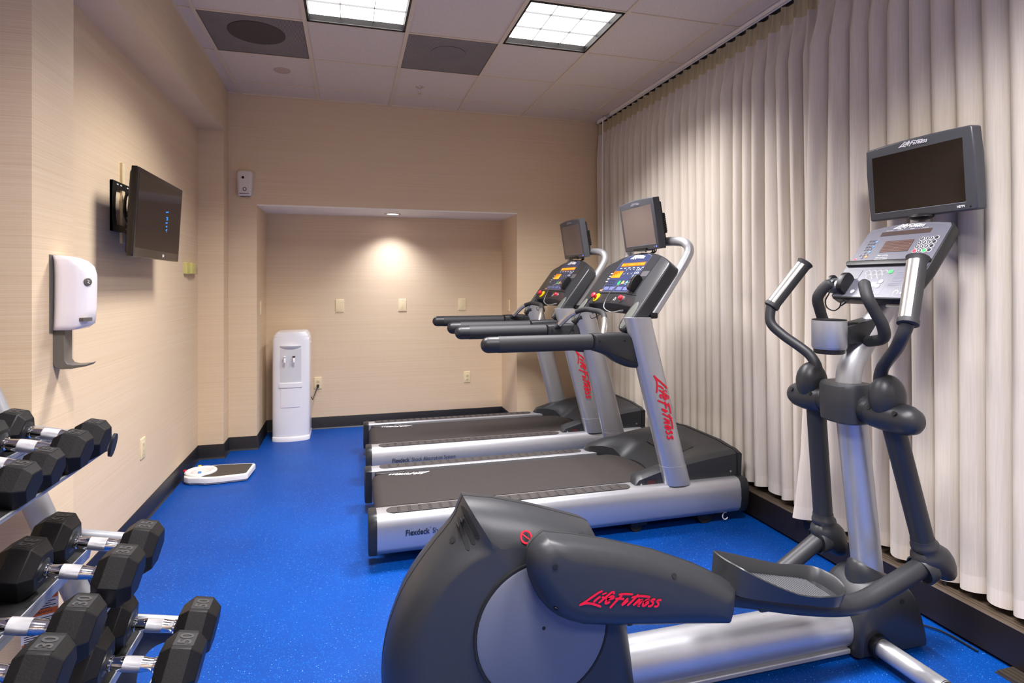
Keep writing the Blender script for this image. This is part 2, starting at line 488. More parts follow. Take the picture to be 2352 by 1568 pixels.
# baseboard: cove profile swept along the foot of the walls
def baseboard(name, path, label):
    P = [Vector((x, y, 0)) for x, y in path]; b = MB(); secs = []
    prof = [(0, 0), (.016, 0), (.010, .006), (.006, .016), (.005, .108), (.003, .112), (0, .112)]
    for i, p in enumerate(P):
        t1 = (p-P[i-1]).normalized() if i else (P[1]-p).normalized()
        t2 = (P[i+1]-p).normalized() if i < len(P)-1 else t1
        n1 = Vector((t1.y, -t1.x, 0)); n2 = Vector((t2.y, -t2.x, 0)); q = (n1+n2).normalized(); k = 1/max(.4, q.dot(n1))
        secs.append([p+q*(k*d)+Vector((0, 0, z)) for d, z in prof])
    b.loft(secs); return struct(b.build(name, BASEB, smooth=30), label)
baseboard('baseboard_left', [(XL, 2.41), (XL, YB-.19), (-.975, YB-.19), (-.975, YB), (AX0, YB), (AX0, YA), (AX1, YA), (AX1, YB), (2.3, YB)],
          'black vinyl baseboard round the left and back walls')
baseboard('baseboard_column', [(XF, 2.12), (XC, 2.12), (XC, 2.40)], 'black vinyl baseboard at the column')

# suspended ceiling: tiles between T-bars; the light cells stay open
G = .6096; GX, GY = -.874, 3.024
cols = [XF]+[x for x in (GX+G*i for i in range(-2, 6)) if XF < x < 2.4]+[XR]
rows = [REAR]+[y for y in (GY+G*j for j in range(-10, 4)) if REAR < y < YB]+[YB]
LIGHTS = [(.955, 3.024), (-.264, 3.024), (.955, .5856), (-.264, .5856), (.955, -1.8528), (-.264, -1.8528)]  # last four are assumed, unseen lights added behind the camera
VENTS = [(GX, GY+G), (.345, GY+G)]
def incell(cells, x, y): return any(abs(x-a) < .05 and abs(y-c) < .05 for a, c in cells)
b = MB()
for i in range(len(cols)-1):
    for j in range(len(rows)-1):
        if incell(LIGHTS+VENTS, cols[i], rows[j]): continue
        b.box((cols[i]+.008, rows[j]+.008, H+.004), (cols[i+1]-.008, rows[j+1]-.008, H+.02))
b.box((XF-.1, REAR-.1, H+.13), (XR+.1, YA+.2, H+.2), 1)
ceil = b.build('ceiling', [TILE, MATTEB], smooth=0); struct(ceil, 'suspended ceiling of square off-white tiles')
b = MB()
for x in cols[1:-1]: b.box((x-.012, REAR, H-.004), (x+.012, YB-.002, H+.006))
for y in rows[1:-1]:
    for i in range(len(cols)-1): b.box((cols[i]+.012, y-.0075, H-.002), (cols[i+1]-.012, y+.0075, H+.006))
b.box((XF, YB-.014, H-.006), (XR, YB-.002, H+.004)); b.box((XC+.0, 2.4, H-.006), (XC+.012, YB-.19, H+.004))
struct(b.build('ceiling_grid', TBAR, smooth=0), 'beige metal bars between the ceiling tiles')

# louvred troffers
GLOW = emis('lamp_glow', (255, 251, 248), 3.4, (240, 240, 240))
LOUV = mat('louvre_metal', (150, 150, 152), .4, metal=.3)
DARKF = mat('fixture_black', (26, 22, 20), .5)
def troffer(x, y, label):
    t = thing('ceiling_light', (x+G/2, y+G/2, H), label, 'ceiling light', 'square louvred ceiling lights' )
    w = G/2-.014; ox, oy = x+G/2, y+G/2
    b = MB()
    for s in (-1, 1):
        b.box((ox-w, oy+s*w-.012, H-.002), (ox+w, oy+s*w+.012, H+.075)); b.box((ox+s*w-.012, oy-w, H-.002), (ox+s*w+.012, oy+w, H+.075))
    b.box((ox-w, oy-w, H+.07), (ox+w, oy+w, H+.08))
    b.build('housing', DARKF, t, smooth=0)
    b = MB(); b.box((ox-w+.014, oy-w+.014, H+.036), (ox+w-.014, oy+w-.014, H+.04)); b.build('diffuser', GLOW, t, smooth=0)
    b = MB()
    for k in (-1, 1):
        p = k*w/3
        for q in (0, 1):
            secs = []
            for tt in (-w+.014, w-.014):
                pr = [(-.0016, .026), (.0016, .026), (.0022, .0355), (-.0022, .0355)]
                secs.append([Vector((ox+p+a, oy+tt, H+z)) if q else Vector((ox+tt, oy+p+a, H+z)) for a, z in pr])
            b.loft(secs)
    b.build('louvre', LOUV, t, smooth=0)
    return t
labs = ['square ceiling light with nine bright cells, nearer the curtain', 'square ceiling light cut by the top of the photo, nearer the left wall',
        'assumed ceiling light added behind the viewer, curtain side', 'assumed ceiling light added behind the viewer, weights side',
        'assumed ceiling light added by the rear wall, curtain side', 'assumed ceiling light added by the rear wall, weights side']
for (x, y), l in zip(LIGHTS, labs):
    troffer(x, y, l)
    la = bpy.data.lights.new('troffer_lamp', 'AREA'); la.shape = 'SQUARE'; la.size = .54
    la.energy = LAMP_W if y > 2 else LAMP_W*REAR_K  # the added rear lights are scaled up as fill
    la.color = (1., .957, .975); la.spread = math.radians(LAMP_SPREAD)
    o = bpy.data.objects.new('troffer_lamp', la); COL.objects.link(o); o.location = (x+G/2, y+G/2, H+.008)
# perforated return-air panels
for (x, y), l in zip(VENTS, ['dark perforated square vent panel next to the beam', 'pale stained perforated square vent panel between the two lights']):
    t = thing('ceiling_vent', (x+G/2, y+G/2, H), l, 'air vent', 'perforated ceiling vents')
    b = MB(); b.box((x+.013, y+.013, H), (x+G-.013, y+G-.013, H+.006)); b.build('perforated_panel', PERF, t, smooth=0)
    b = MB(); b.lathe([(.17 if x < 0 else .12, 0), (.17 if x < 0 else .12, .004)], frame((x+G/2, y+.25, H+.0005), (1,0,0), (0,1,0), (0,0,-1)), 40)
    b.build('duct_disc', mat('duct_dark', (78, 69, 61), .8) if x < 0 else mat('duct_pale', (128, 119, 112), .8), t)  # disc is darker on the left vent, paler on the right
    b = MB()
    for s, r in ((-1, .013), (1, .013)):
        b.box((x+.006 if s < 0 else x+G-.016, y+.006, H-.001), (x+.016 if s < 0 else x+G-.006, y+G-.006, H+.007))
        b.box((x+.006, y+.006 if s < 0 else y+G-.016, H-.001), (x+G-.006, y+.016 if s < 0 else y+G-.006, H+.007))
    b.build('frame', mat('vent_frame', (96, 86, 76), .5), t, smooth=0)
DN = lambda x, y, z: frame((x, y, z), (1,0,0), (0,1,0), (0,0,-1))
t = thing('fire_sprinkler', (.54, 4.62, H), 'small chrome fire sprinkler hanging from a ceiling tile', 'sprinkler')
b = MB(); b.lathe([(.036, 0), (.036, .003), (.03, .006), (.012, .007)], DN(.54, 4.62, H+.0065)); b.build('escutcheon', STEEL, t)
b = MB(); b.lathe([(.011, 0), (.011, .022), (.007, .026)], DN(.54, 4.62, H)); b.tube([(.54, 4.62, H-.024), (.54, 4.62, H-.05)], .004, 8); b.build('body', CHROME, t)
b = MB()
for s in (-1, 1): b.tube([(.54+s*.010, 4.62, H-.022), (.54+s*.013, 4.62, H-.036), (.54+s*.004, 4.62, H-.05)], .0025, 6)
b.build('yoke', CHROME, t)
b = MB(); b.lathe([(.017, .05), (.017, .053), (.005, .055)], DN(.54, 4.62, H)); b.build('deflector', CHROME, t)
t = thing('ceiling_cover_plate', (-.489, 4.53, H), 'round beige cover plate on a ceiling tile by the dark vent', 'cover plate')
b = MB(); b.lathe([(.06, 0), (.06, .004), (.052, .008), (.05, .006), (.001, .007)], DN(-.489, 4.53, H+.004), 32); b.build('plate', mat('beige_plate', (196, 172, 150), .5), t)
t = thing('recessed_downlight', (.386, 5.465, AZ), 'round recessed downlight in the alcove ceiling', 'downlight')
b = MB(); b.lathe([(.078, 0), (.078, .004), (.062, .007), (.058, .002), (.058, .0)], DN(.386, 5.465, AZ), 32); b.build('trim_ring', STEEL, t)
b = MB(); b.lathe([(.056, 0), (.056, .003)], DN(.386, 5.465, AZ), 32); b.build('lamp', emis('downlight_glow', (255, 246, 250), 7., (240, 240, 240)), t)
la = bpy.data.lights.new('downlight_lamp', 'SPOT'); la.energy = DOWN_W; la.spot_size = math.radians(116); la.spot_blend = 1.; la.shadow_soft_size = .05; la.color = (.84, .86, 1.)
o = bpy.data.objects.new('downlight_lamp', la); COL.objects.link(o); o.location = (.386, 5.465, AZ-.012); o.rotation_euler = (math.radians(2), 0, 0)

# ------------------------------------------------------------------ curtains
def curtain(name, y0, y1, label, lead):
    """pleated panel hung from y0 (near) to y1 (far); pleats pinched at the heading"""
    per = .0985; rnd = random.Random(int(y1*100)); n = int(round((y1-y0)/per)); per = (y1-y0)/n; K = 26
    amp = [rnd.uniform(.8, 1.2) for _ in range(n+1)]; sk = [rnd.uniform(-.16, .16) for _ in range(n+1)]; hem = [rnd.uniform(-.012, .012) for _ in range(n+1)]
    drift = [rnd.uniform(-.014, .014) for _ in range(n+2)]
    zs = [2.935, 2.90, 2.855, 2.83, 2.79, 2.72, 2.6, 2.4, 2.1, 1.7, 1.3, .9, .5, .236, .228, .172]
    xh = 2.362
    rowsv = []
    for z in zs:
        row = []
        for i in range(n*K+1):
            p = i/K; k = min(n-1, int(p)); t = p-k
            # rounded fold below, pinched triple pleat above
            a = .5+sk[k]*.9
            tt = t/a*.5 if t < a else .5+(t-a)/(1-a)*.5
            low = (math.sin(PI*tt)**.55)*.066*amp[k]
            hd = math.exp(-((t-.5)/.12)**4)*(.026+.012*math.cos((t-.5)*62))
            pin = math.exp(-((t-.5)/.14)**2)*.040
            if z > 2.84: off = hd+(.004 if z < 2.9 else 0)
            elif z > 2.60:
                f = (2.84-z)/.24; f = f*f*(3-2*f); off = pin*(1-f)+low*f
            else: off = low*(1+.10*(2.6-z)/2.4)
            sway = .012*math.sin(p*.55+z*.8)*(2.9-z)/2.7
            x = xh-off+sway*.6+.034*(2.935-z)/2.76-(.028*max(0, 1-(n-p)/3.) if lead else 0)
            yy = y0+p*per
            if z < 2.6: yy += (drift[k]*(1-t)+drift[k+1]*t)*min(1, (2.6-z)/1.)
            if lead:     # leading edge sweeps away over the neighbour and flares at the foot
                g = max(0, 1-(n-p)/2.2)
                yy += g*(.045*(2.935-z)/2.7+.03*max(0, (.8-z)/.7)**2); x -= g*(.03*(2.935-z)/2.7+.045*max(0, (.9-z)/.7)**2)
            zz = z if z > .3 else z+.012+hem[k]*(1-t)+hem[min(n, k+1)]*t
            row.append(Vector((x, yy, zz)))
        rowsv.append(row)
    t = thing(name, (2.33, (y0+y1)/2, 0), label, 'curtain')
    W = n*K+1
    def strip(r0, r1, nm, m):
        b = MB(); vs = [p for r in rowsv[r0:r1+1] for p in r]
        b.add(vs, [(a*W+i, a*W+i+1, (a+1)*W+i+1, (a+1)*W+i) for a in range(r1-r0) for i in range(W-1)])
        return b.build(nm, m, t, smooth=180)
    strip(0, 3, 'pleated_heading', CURTHEAD); strip(3, 13, 'cloth', CURT); strip(13, 15, 'hem', CURTHEM)
    return t
curtain('pleated_curtain', 2.43, 5.15, 'pale pleated curtain panel behind the treadmills', False)
curtain('pleated_curtain', -.4, 2.42, 'pale pleated curtain panel behind the elliptical machine', True)
t = thing('curtain_track', (2.34, 2.6, H), 'white ceiling curtain track above the pleats', 'curtain track')
b = MB(); b.box((2.318, -.6, H-.028), (2.322, YB-.05, H)); b.box((2.318, -.6, H-.03), (2.332, YB-.05, H-.026)); b.build('fascia', WHITEP, t, smooth=0)
b = MB(); b.box((2.335, -.6, H-.022), (2.372, YB-.05, H-.001)); b.build('rail', mat('track_dark', (70, 64, 58), .5), t, smooth=0)
b = MB(); b.box((2.312, YB-.05, H-.034), (2.37, YB-.03, H)); b.box((2.312, 4.84, H-.034), (2.318, 4.90, H-.0)); b.build('bracket', STEEL, t, smooth=0)
t = thing('curtain_wand', (2.31, 4.87, 2.93), 'thin white pull wand hanging at the far end of the curtain', 'curtain wand')
b = MB(); b.tube([(2.262, 4.87, 2.93), (2.262, 4.87, 1.9), (2.262, 4.865, .9)], .005, 8); b.build('wand', WHITEL, t)
b = MB(); b.tube([(2.262, 4.87, 2.925), (2.262, 4.87, 2.945), (2.32, 4.87, 2.95)], .006, 8); b.build('hook', STEEL, t)

# black ledge at the foot of the curtain
b = MB()
prof = [(2.300, .014), (2.300, .150), (2.304, .156), (2.318, .156), (2.318, .150), (2.322, .150), (2.322, .156), (2.336, .156), (2.336, .150), (2.340, .150), (2.340, .156), (2.356, .156), (2.356, .146), (2.498, .146), (2.498, 0), (2.345, 0), (2.345, .014)]
b.loft([[Vector((x, y, z)) for x, z in prof] for y in (REAR, YB-.02)])
b.m = [1 if 1 <= i <= 12 else 0 for i in range(len(b.m))]
struct(b.build('window_sill', [SILL, SILLB], smooth=0), 'black ledge with grooved bronze top below the curtain')
t = thing('threshold_strip', (2.25, 1.45, 0), 'short grooved metal strip on the floor at the bottom right corner', 'threshold strip')
b = MB()
for k in range(4): b.box((2.225+k*.02, 1.2, .001), (2.242+k*.02, 1.50, .012))
b.box((2.222, 1.2, 0), (2.306, 1.505, .004)); b.build('strip', mat('bronze_metal', (92, 84, 74), .35, metal=.6), t, smooth=0)
t = thing('power_cable', (2.2, 1.85, 0), 'black power cables on the floor beside the elliptical machine foot', 'cable')
for k, q in enumerate([[(2.06, 1.93, .008), (2.14, 1.86, .008), (2.22, 1.80, .008), (2.272, 1.72, .008), (2.276, 1.60, .008)], [(2.06, 1.90, .008), (2.17, 1.88, .009), (2.25, 1.86, .008), (2.27, 1.95, .008)], [(2.06, 1.97, .008), (2.15, 1.92, .012), (2.26, 1.90, .008), (2.278, 2.1, .008)]]):
    b = MB(); b.tube(spl(q, 6),   .0035, 8); b.build('cable', BLACK, t)

# ------------------------------------------------------------------ wall plates and outlets
def plate(name, o, u, n, w, h, label, cat, kind, m=PLATE, group=None):
    """u = horizontal direction on the wall, n = outward normal"""
    t = thing(name, o, label, cat, group); fr = frame(o, u, (0,0,1), n)
    b = MB(); b.prism(rrect(-w/2, -h/2, w/2, h/2, .004), fr, .0, .006, bev=.003); b.build('cover', m, t)
    if kind == 'outlet':
        for s in (-1, 1):
            b = MB(); b.prism(circ(0, s*h*.17, .016, 20, .014), fr, .006, .0085, bev=.001)
            r = b.build('receptacle', m, t)
            b = MB()
            for x in (-.006, .006): b.quad(fr, x-.0013, s*h*.17-.001, x+.0013, s*h*.17+.007, .0088)
            b.add([fr(p[0], p[1], .0088) for p in circ(0, s*h*.17-.006, .0024, 8)], [tuple(range(8))]); b.build('slots', SLOT, r, smooth=0)
        b = MB(); b.lathe([(.003, .006), (.003, .0075)], fr, 10); b.build('screw', STEEL, t)
    elif kind == 'decora':
        b = MB(); b.slab(fr, -.017, -.034, .017, .034, .006, .0075)
        r = b.build('receptacle', m, t); b = MB()
        for s in (-1, 1):
            for x in (-.006, .006): b.quad(fr, x-.0013, s*.018-.002, x+.0013, s*.018+.006, .0078)
            b.quad(fr, -.002, s*.018-.009, .002, s*.018-.005, .0078)
        b.build('slots', SLOT, r, smooth=0)
    else:
        b = MB()
        for s in (-1, 1): b.lathe([(.003, .006), (.003, .0075)], at(fr, 0, s*h*.36), 10)
        b.build('screw', m, t)
    return t
BN = (0, -1, 0)
for x, l in ((-.097, 'blank almond wall plate above the water cooler, left of three'), (.50, 'blank almond wall plate below the alcove downlight'), (1.10, 'blank almond wall plate at the right of the alcove back')):
    plate('wall_plate', (x, YA, 1.175), (1,0,0), BN, .078, .122, l, 'wall plate', 'blank', group='blank plates in the alcove')
plate('wall_outlet', (-.297, YA, .438), (1,0,0), BN, .07, .114, 'almond outlet right of the water cooler with its cord plugged in', 'outlet', 'outlet')
plate('wall_outlet', (1.153, YA, .433), (1,0,0), BN, .07, .114, 'almond outlet low on the alcove wall behind the treadmills', 'outlet', 'outlet')
plate('wall_plate', (AX0, 5.38, 1.175), (0,1,0), (1,0,0), .075, .12, 'almond plate on the left cheek of the alcove', 'wall plate', 'blank')
plate('wall_plate', (AX1, 5.46, 1.17), (0,1,0), (-1,0,0), .075, .11, 'almond plate on the right cheek of the alcove', 'wall plate', 'blank')
plate('wall_outlet', (XL, 3.735, .438), (0,1,0), (1,0,0), .075, .118, 'almond outlet low on the left wall above the baseboard', 'outlet', 'decora')
t = thing('wall_sensor', (XL, 4.70, 1.50), 'yellowish sensor box on the left wall near the far corner', 'wall sensor')
fr = frame((XL, 4.70, 1.50), (0,1,0), (0,0,1), (1,0,0))
b = MB(); b.prism(rrect(-.125, -.042, -.02, .042, .004), fr, 0, .022, bev=.003); b.build('base', PLATEY, t)
b = MB(); b.prism(rrect(-.045, -.040, .07, .042, .004), fr, 0, .036, bev=.003); b.build('cover', PLATEY, t)
b = MB(); b.prism(rrect(.07, -.042, .16, .038, .004), fr, 0, .026, bev=.003); b.build('side_box', mat('tan_clear', (196, 172, 132), .2), t)
b = MB(); b.lathe([(.004, .026), (.004, .03)], at(fr, .125, .0), 10); b.build('screw', STEEL, t)

# ------------------------------------------------------------------ air freshener on the back wall
t = thing('air_freshener', (-.843, YB, 2.21), 'white wall air freshener dispenser beside the alcove top', 'air freshener')
fr = frame((-.843, YB, 2.217), (1,0,0), (0,0,1), BN)
ol = [(-.050,-.102),(.044,-.102),(.052,-.094),(.062,.07),(.055,.10),(.035,.112),(-.035,.112),(-.055,.10),(-.062,.07),(-.055,-.094)]
b = MB(); b.prism(ol, fr, 0, .06, bev=.022, nb=5); b.build('case', FRESH, t)
b = MB(); b.lathe([(.011, .0605), (.010, .061), (.0005, .061)], at(fr, -.012, .048), 16); b.build('nozzle', MATTEB, t)
b = MB(); b.lathe([(.015, .060), (.015, .063), (.011, .064), (.010, .061)], at(fr, .002, -.048), 20); b.build('lock_ring', BLACK, t)
b = MB(); b.lathe([(.010, .06), (.010, .0635)], at(fr, .002, -.048), 16); b.build('lock', FRESH, t)
b = MB()
for k in range(7):
    z = .045-k*.0195; x = .0555-.0008*k
    b.ball(fr(x-.004, z, .041), .0035, .0035, .004, 8, 6)
b.build('vent_holes', MATTEB, t)
b = MB(); b.slab(fr, -.035, -.106, .035, -.10, .004, .03); b.build('foot', mat('freshener_foot', (120, 108, 96), .5), t, smooth=0)  # foot is a darker tone than the case

# ------------------------------------------------------------------ water cooler
cx, cy = -.507, 5.50
t = thing('water_cooler', (cx, cy, 0), 'white freestanding water cooler in the alcove corner', 'water cooler')
def cool(w, z, f=.165, bk=.17):
    """rounded plan: bowed front, flat back"""
    pts = []
    for k in range(25):
        a = -PI/2+PI*(k/24-.5)*.999
        pts.append((cx+w*math.sin(PI*(k/24-.5))*1., cy-f*(.62+.38*math.cos(PI*(k/24-.5)))))
    pts += [(cx+w, cy+bk-.02), (cx+w-.02, cy+bk), (cx-w+.02, cy+bk), (cx-w, cy+bk-.02)]
    return [Vector((x, y, z)) for x, y in pts]
b = MB(); b.loft([cool(.154, .04), cool(.156, .05), cool(.154, .88), cool(.150, .905), cool(.145, .912)]); b.build('body', COOLW, t, smooth=50)
b = MB(); b.loft([cool(.158, 0, .175), cool(.158, .034, .175), cool(.154, .04, .17)]); b.build('base', COOLW, t, smooth=50)
b = MB(); b.loft([cool(.146, .909), cool(.147, .922), cool(.138, .934), cool(.132, .94), cool(.130, .95), cool(.118, .957)]); b.build('lid', COOLW, t, smooth=50)
cf = frame((cx, cy-.165, 0), (1,0,0), (0,0,1), BN)
def bow(x): return -.165*.38*(1-math.cos(math.asin(max(-1, min(1, x/.154)))))
def face(x0, x1, z0, z1, d, m=0, n=10):
    """panel following the bowed front, d proud of it"""
    b = MB(); secs = []
    for k in range(n+1):
        x = x0+(x1-x0)*k/n; q = bow(x)
        secs.append([cf(x, z0, q-.004), cf(x, z0, q+d), cf(x, z1, q+d), cf(x, z1, q-.004)])
    return b.loft(secs, m)
b = MB(); secs = []
for k in range(13):
    x = -.088+.176*k/12; q = .004+.02*max(0, 1-(x/.088)**2)
    secs.append([cf(x, .838, bow(x)-.002), cf(x, .842, bow(x)+q), cf(x, .832, bow(x)+q*.9), cf(x, .826-.02*max(0, 1-(x/.088)**2), bow(x)-.001)])
b.loft(secs); b.build('hood', COOLG, t)
face(-.088, .088, .52, .815, .0006).build('niche', COOLG, t)
face(-.093, .093, .475, .512, .010).build('drip_tray', COOLW, t)
face(-.08, .08, .30, .468, .004).build('lower_panel', COOLW, t)
for x, m, nm in ((-.045, WHITEL, 'white_lever'), (.03, BLACK, 'black_lever')):
    q = bow(x)
    b = MB(); b.tube([cf(x, .735, q-.002), cf(x, .735, q+.028), cf(x, .722, q+.036), cf(x, .700, q+.036)], .010, 10); r = b.build('tap', COOLW, t)
    b = MB(); b.slab(at(cf, x, .748, q), -.012, -.004, .012, .004, .008, .042); b.build('lever', m, r, bevel=.002)
b = MB(); b.tube([(cx+.158, 5.6, .33), (cx+.168, 5.63, .30), (-.318, 5.69, .36), (-.297, 5.715, .41)], .004, 8); b.build('power_cord', BLACK, t)
b = MB(); b.box((-.307, 5.695, .402), (-.287, 5.722, .428)); b.build('plug', SLOT, t, bevel=.003)
b = MB(); b.tube(spl([(cx-.15, 5.67, .60), (cx-.17, 5.69, .5), (cx-.17, 5.69, .4), (cx-.15, 5.68, .33)], 5), .006, 8); b.build('water_line', mat('blue_hose', (30, 70, 140), .5), t)
b = MB(); b.box((cx+.15, cy+.02, .84), (cx+.159, cy+.05, .86)); b.build('switch', COOLG, t, bevel=.002)

# ------------------------------------------------------------------ bathroom scale
t = thing('bathroom_scale', (-.905, 4.475, 0), 'white mechanical bathroom scale with dark mat and round dial on the floor', 'scale')
lf = frame((-.905, 4.475, 0), (1,0,0), (0,1,0))
def scol(g=0): 
    half = [(-.215-g,-.045),(-.205,-.085-g),(-.165,-.118-g),(-.11,-.128-g),(-.06,-.15-g),(.0,-.152-g),(.19,-.128-g),(.208+g,-.118),(.226+g,.10)]
    return half+[(.212+g,.116),(.19,.128+g),(0,.152+g),(-.06,.15+g),(-.11,.128+g),(-.165,.118+g),(-.205,.085+g),(-.215-g,.045)]
b = MB(); b.prism(scol(), lf, .016, .052, bev=.008); b.build('body', SCALEW, t)
b = MB(); b.prism(inset(scol(), .008), lf, .004, .015); b.build('base_plate', mat('scale_grey', (186, 188, 192), .4), t)
b = MB(); b.prism([(-.09,-.118),(0,-.134),(.185,-.112),(.196,-.10),(.208,.09),(.195,.105),(.0,.134),(-.09,.118),(-.052,.06),(-.04,0),(-.052,-.06)], lf, .052, .0535); b.build('mat', MATB, t)
df = frame((-1.022, 4.475, .052), (1,0,0), (0,1,0))
b = MB(); b.lathe([(.104, 0), (.104, .008), (.098, .014), (.082, .014), (.074, .006), (.074, .0)], df, 36); b.build('dial_ring', SCALEW, t)
b = MB(); b.lathe([(.074, .0), (.074, .003)], df, 32); dl = b.build('dial_face', mat('dial_paper', (232, 226, 222), .4), t)
b = MB()
for k in range(36):
    a = 2*PI*k/36; r0 = .054 if k % 3 else .048
    c, s = math.cos(a), math.sin(a)
    b.add([df(r0*c-s*.0008, r0*s+c*.0008, .0035), df(.066*c-s*.0008, .066*s+c*.0008, .0035), df(.066*c+s*.0008, .066*s-c*.0008, .0035), df(r0*c+s*.0008, r0*s-c*.0008, .0035)], [(0,1,2,3)], 1 if k % 3 == 0 else 0)
b.build('dial_marks', [NAVY, RED], dl, smooth=0)
for (x, y), m, nm in (((-.103, .01), RED, 'red_tab'), ((-.03, .099), YELLOW, 'yellow_tab'), ((.004, -.052), BTNB, 'blue_tab')):
    b = MB(); b.box(tuple(df(x-.012, y-.006, .004)), tuple(df(x+.010, y+.006, .020))); o = b.build('weight_tab', m, t, bevel=.003); o['label'] = nm.replace('_', ' ')

# ------------------------------------------------------------------ soap dispenser on the column
t = thing('soap_dispenser', (XC, 2.285, 1.23), 'white soap dispenser with grey drip arm on the column', 'soap dispenser')
o0 = Vector((XC, 2.285, 0))
def sec(z, d, y0, y1, r):
    pts = rrect(0, y0, d, y1, r, 5)
    return [Vector((XC+p[0], 2.285+p[1], z)) for p in pts]
b = MB()
Y0, Y1 = -.055, .06
secs = [sec(1.232, .060, Y0+.012, Y1-.012, .012), sec(1.236, .078, Y0+.004, Y1-.004, .02), sec(1.250, .098, Y0, Y1, .03), sec(1.30, .104, Y0, Y1, .034), sec(1.38, .106, Y0, Y1, .036),
        sec(1.42, .106, Y0, Y1, .036), sec(1.448, .098, Y0, Y1, .034), sec(1.468, .078, Y0, Y1, .03), sec(1.480, .050, Y0+.003, Y1-.003, .02), sec(1.484, .025, Y0+.01, Y1-.01, .01)]
b.loft(secs); b.build('cover', DISPW, t, smooth=60)
b = MB(); b.box((XC, 2.285+Y0-.004, 1.225), (XC+.003, 2.285+Y1+.003, 1.486)); b.build('back_plate', DISPG, t, smooth=0)
def lf2(a, z0, z1):
    return None
df = frame((XC+.1025, 2.285+Y0+.018, 1.395), (.62, 1, 0), (0,0,1), (1, -.62, 0))
b = MB(); b.lathe([(.013, -.012), (.013, .003), (.011, .004), (.0005, .004)], df, 20); r = b.build('window', DISPG, t)
b = MB(); b.ribbon([(-.004, .006), (.002, .003), (-.003, -.002), (.004, -.006)], .0025, df, .0045); b.build('emblem', WHITEL, r, smooth=0)
b = MB(); b.slab(frame((XC+.104, 2.285+Y0+.01, 1.268), (.55, 1, 0), (0,0,1), (1, -.55, 0)), -.016, -.006, .016, .006, -.02, .003); b.build('name_badge', DISPG, t)
b = MB()
b.prism([(0, 1.232), (.034, 1.232), (.034, 1.13), (.042, 1.118), (.058, 1.113), (.098, 1.114), (.108, 1.118), (.098, 1.108), (.05, 1.100), (.02, 1.100), (.004, 1.108), (0, 1.12)], frame((XC, 2.285+.01, 0), (1,0,0), (0,0,1), (0,-1,0)), -.012, .045)
b.build('drip_arm', DISPG, t, bevel=.003)

# ------------------------------------------------------------------ television on the left wall
t = thing('television', (-1.02, 3.49, 1.738), 'black flat television on a bracket on the left wall', 'television')
tf = frame((-.996, 3.49, 1.738), (0,1,0), (.055, 0, 1), (1, 0, -.055))
w, h = .378, .219
b = MB(); b.prism(rrect(-w, -h, w, h, .008), tf, -.028, .0, bev=.006); b.build('bezel', TVW, t)
b = MB(); b.prism(rrect(-w+.02, -h+.012, w-.02, h-.015, .02), tf, -.042, -.028, bev=0); b.prism(rrect(-w+.09, -h+.05, w-.09, h-.06, .02), tf, -.062, -.042); b.build('casing', TVW, t, bevel=.006)
b = MB(); b.quad(tf, -w+.024, -h+.046, w-.024, h-.024, .0006); sc = b.build('screen', TVWS, t, smooth=0)
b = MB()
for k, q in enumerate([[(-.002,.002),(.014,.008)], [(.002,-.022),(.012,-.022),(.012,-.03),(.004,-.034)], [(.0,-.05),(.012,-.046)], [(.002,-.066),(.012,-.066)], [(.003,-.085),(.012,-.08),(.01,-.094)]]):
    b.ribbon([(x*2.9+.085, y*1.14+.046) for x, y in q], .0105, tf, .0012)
b.build('screen_reflection', TVREFL, sc, smooth=0)  # mirrored treadmill display, a reflection drawn as glowing strokes
b = MB(); b.quad(tf, .068, -h+.016, .082, -h+.032, .0008); b.quad(tf, .086, -h+.018, .093, -h+.030, .0008); b.build('maker_mark', WHITEL, t, smooth=0)
for k in range(5):
    b = MB(); b.lathe([(.006, 0), (.006, .004)], frame(tf(-w+.02, -h+.10+k*.028, -.036), (0,0,1), (1,0,0), (0,-1,0)), 10); b.build('side_button', BLACK, t)
b = MB()
b.box((XL-.003, 3.27, 1.655), (XL+.012, 3.30, 1.91)); b.box((XL, 3.27, 1.875), (XL+.014, 3.62, 1.91)); b.box((XL, 3.27, 1.655), (XL+.014, 3.62, 1.69)); b.box((XL, 3.55, 1.655), (XL+.012, 3.62, 1.91))
wp = frame((XL, 3.27, 0), (0,1,0), (0,0,1), (1,0,0))
b.prism([(0, 1.655), (.055, 1.655), (.05, 1.70), (.038, 1.74), (.034, 1.78), (.038, 1.83), (.05, 1.87), (.055, 1.91), (0, 1.91)], wp, 0, .014)
r = b.build('wall_bracket', BLACK, t, smooth=0)
b = MB()
for y in (3.32, 3.365, 3.455): b.box((XL+.0142, y, 1.893), (XL+.0148, y+.02, 1.899))
b.build('bracket_slots', WHITEL, r, smooth=0)
b = MB(); b.tube(spl([(XL+.02, 3.5, 1.78), (XL+.08, 3.46, 1.78), (XL+.09, 3.44, 1.77), (-1.06, 3.46, 1.74)], 5), .018, 10); b.build('bracket_arm', BLACK, t)
b = MB(); b.tube(spl([(-1.05, 3.45, 1.84), (XL+.035, 3.40, 1.86), (XL+.03, 3.41, 1.72), (-1.05, 3.45, 1.66)], 6), .007, 8); b.build('cable', BLACK, t)
b = MB(); b.box((XL, 3.40, 1.60), (XL+.012, 3.435, 2.02)); b.build('cable_cover', PLATE, t, smooth=0)
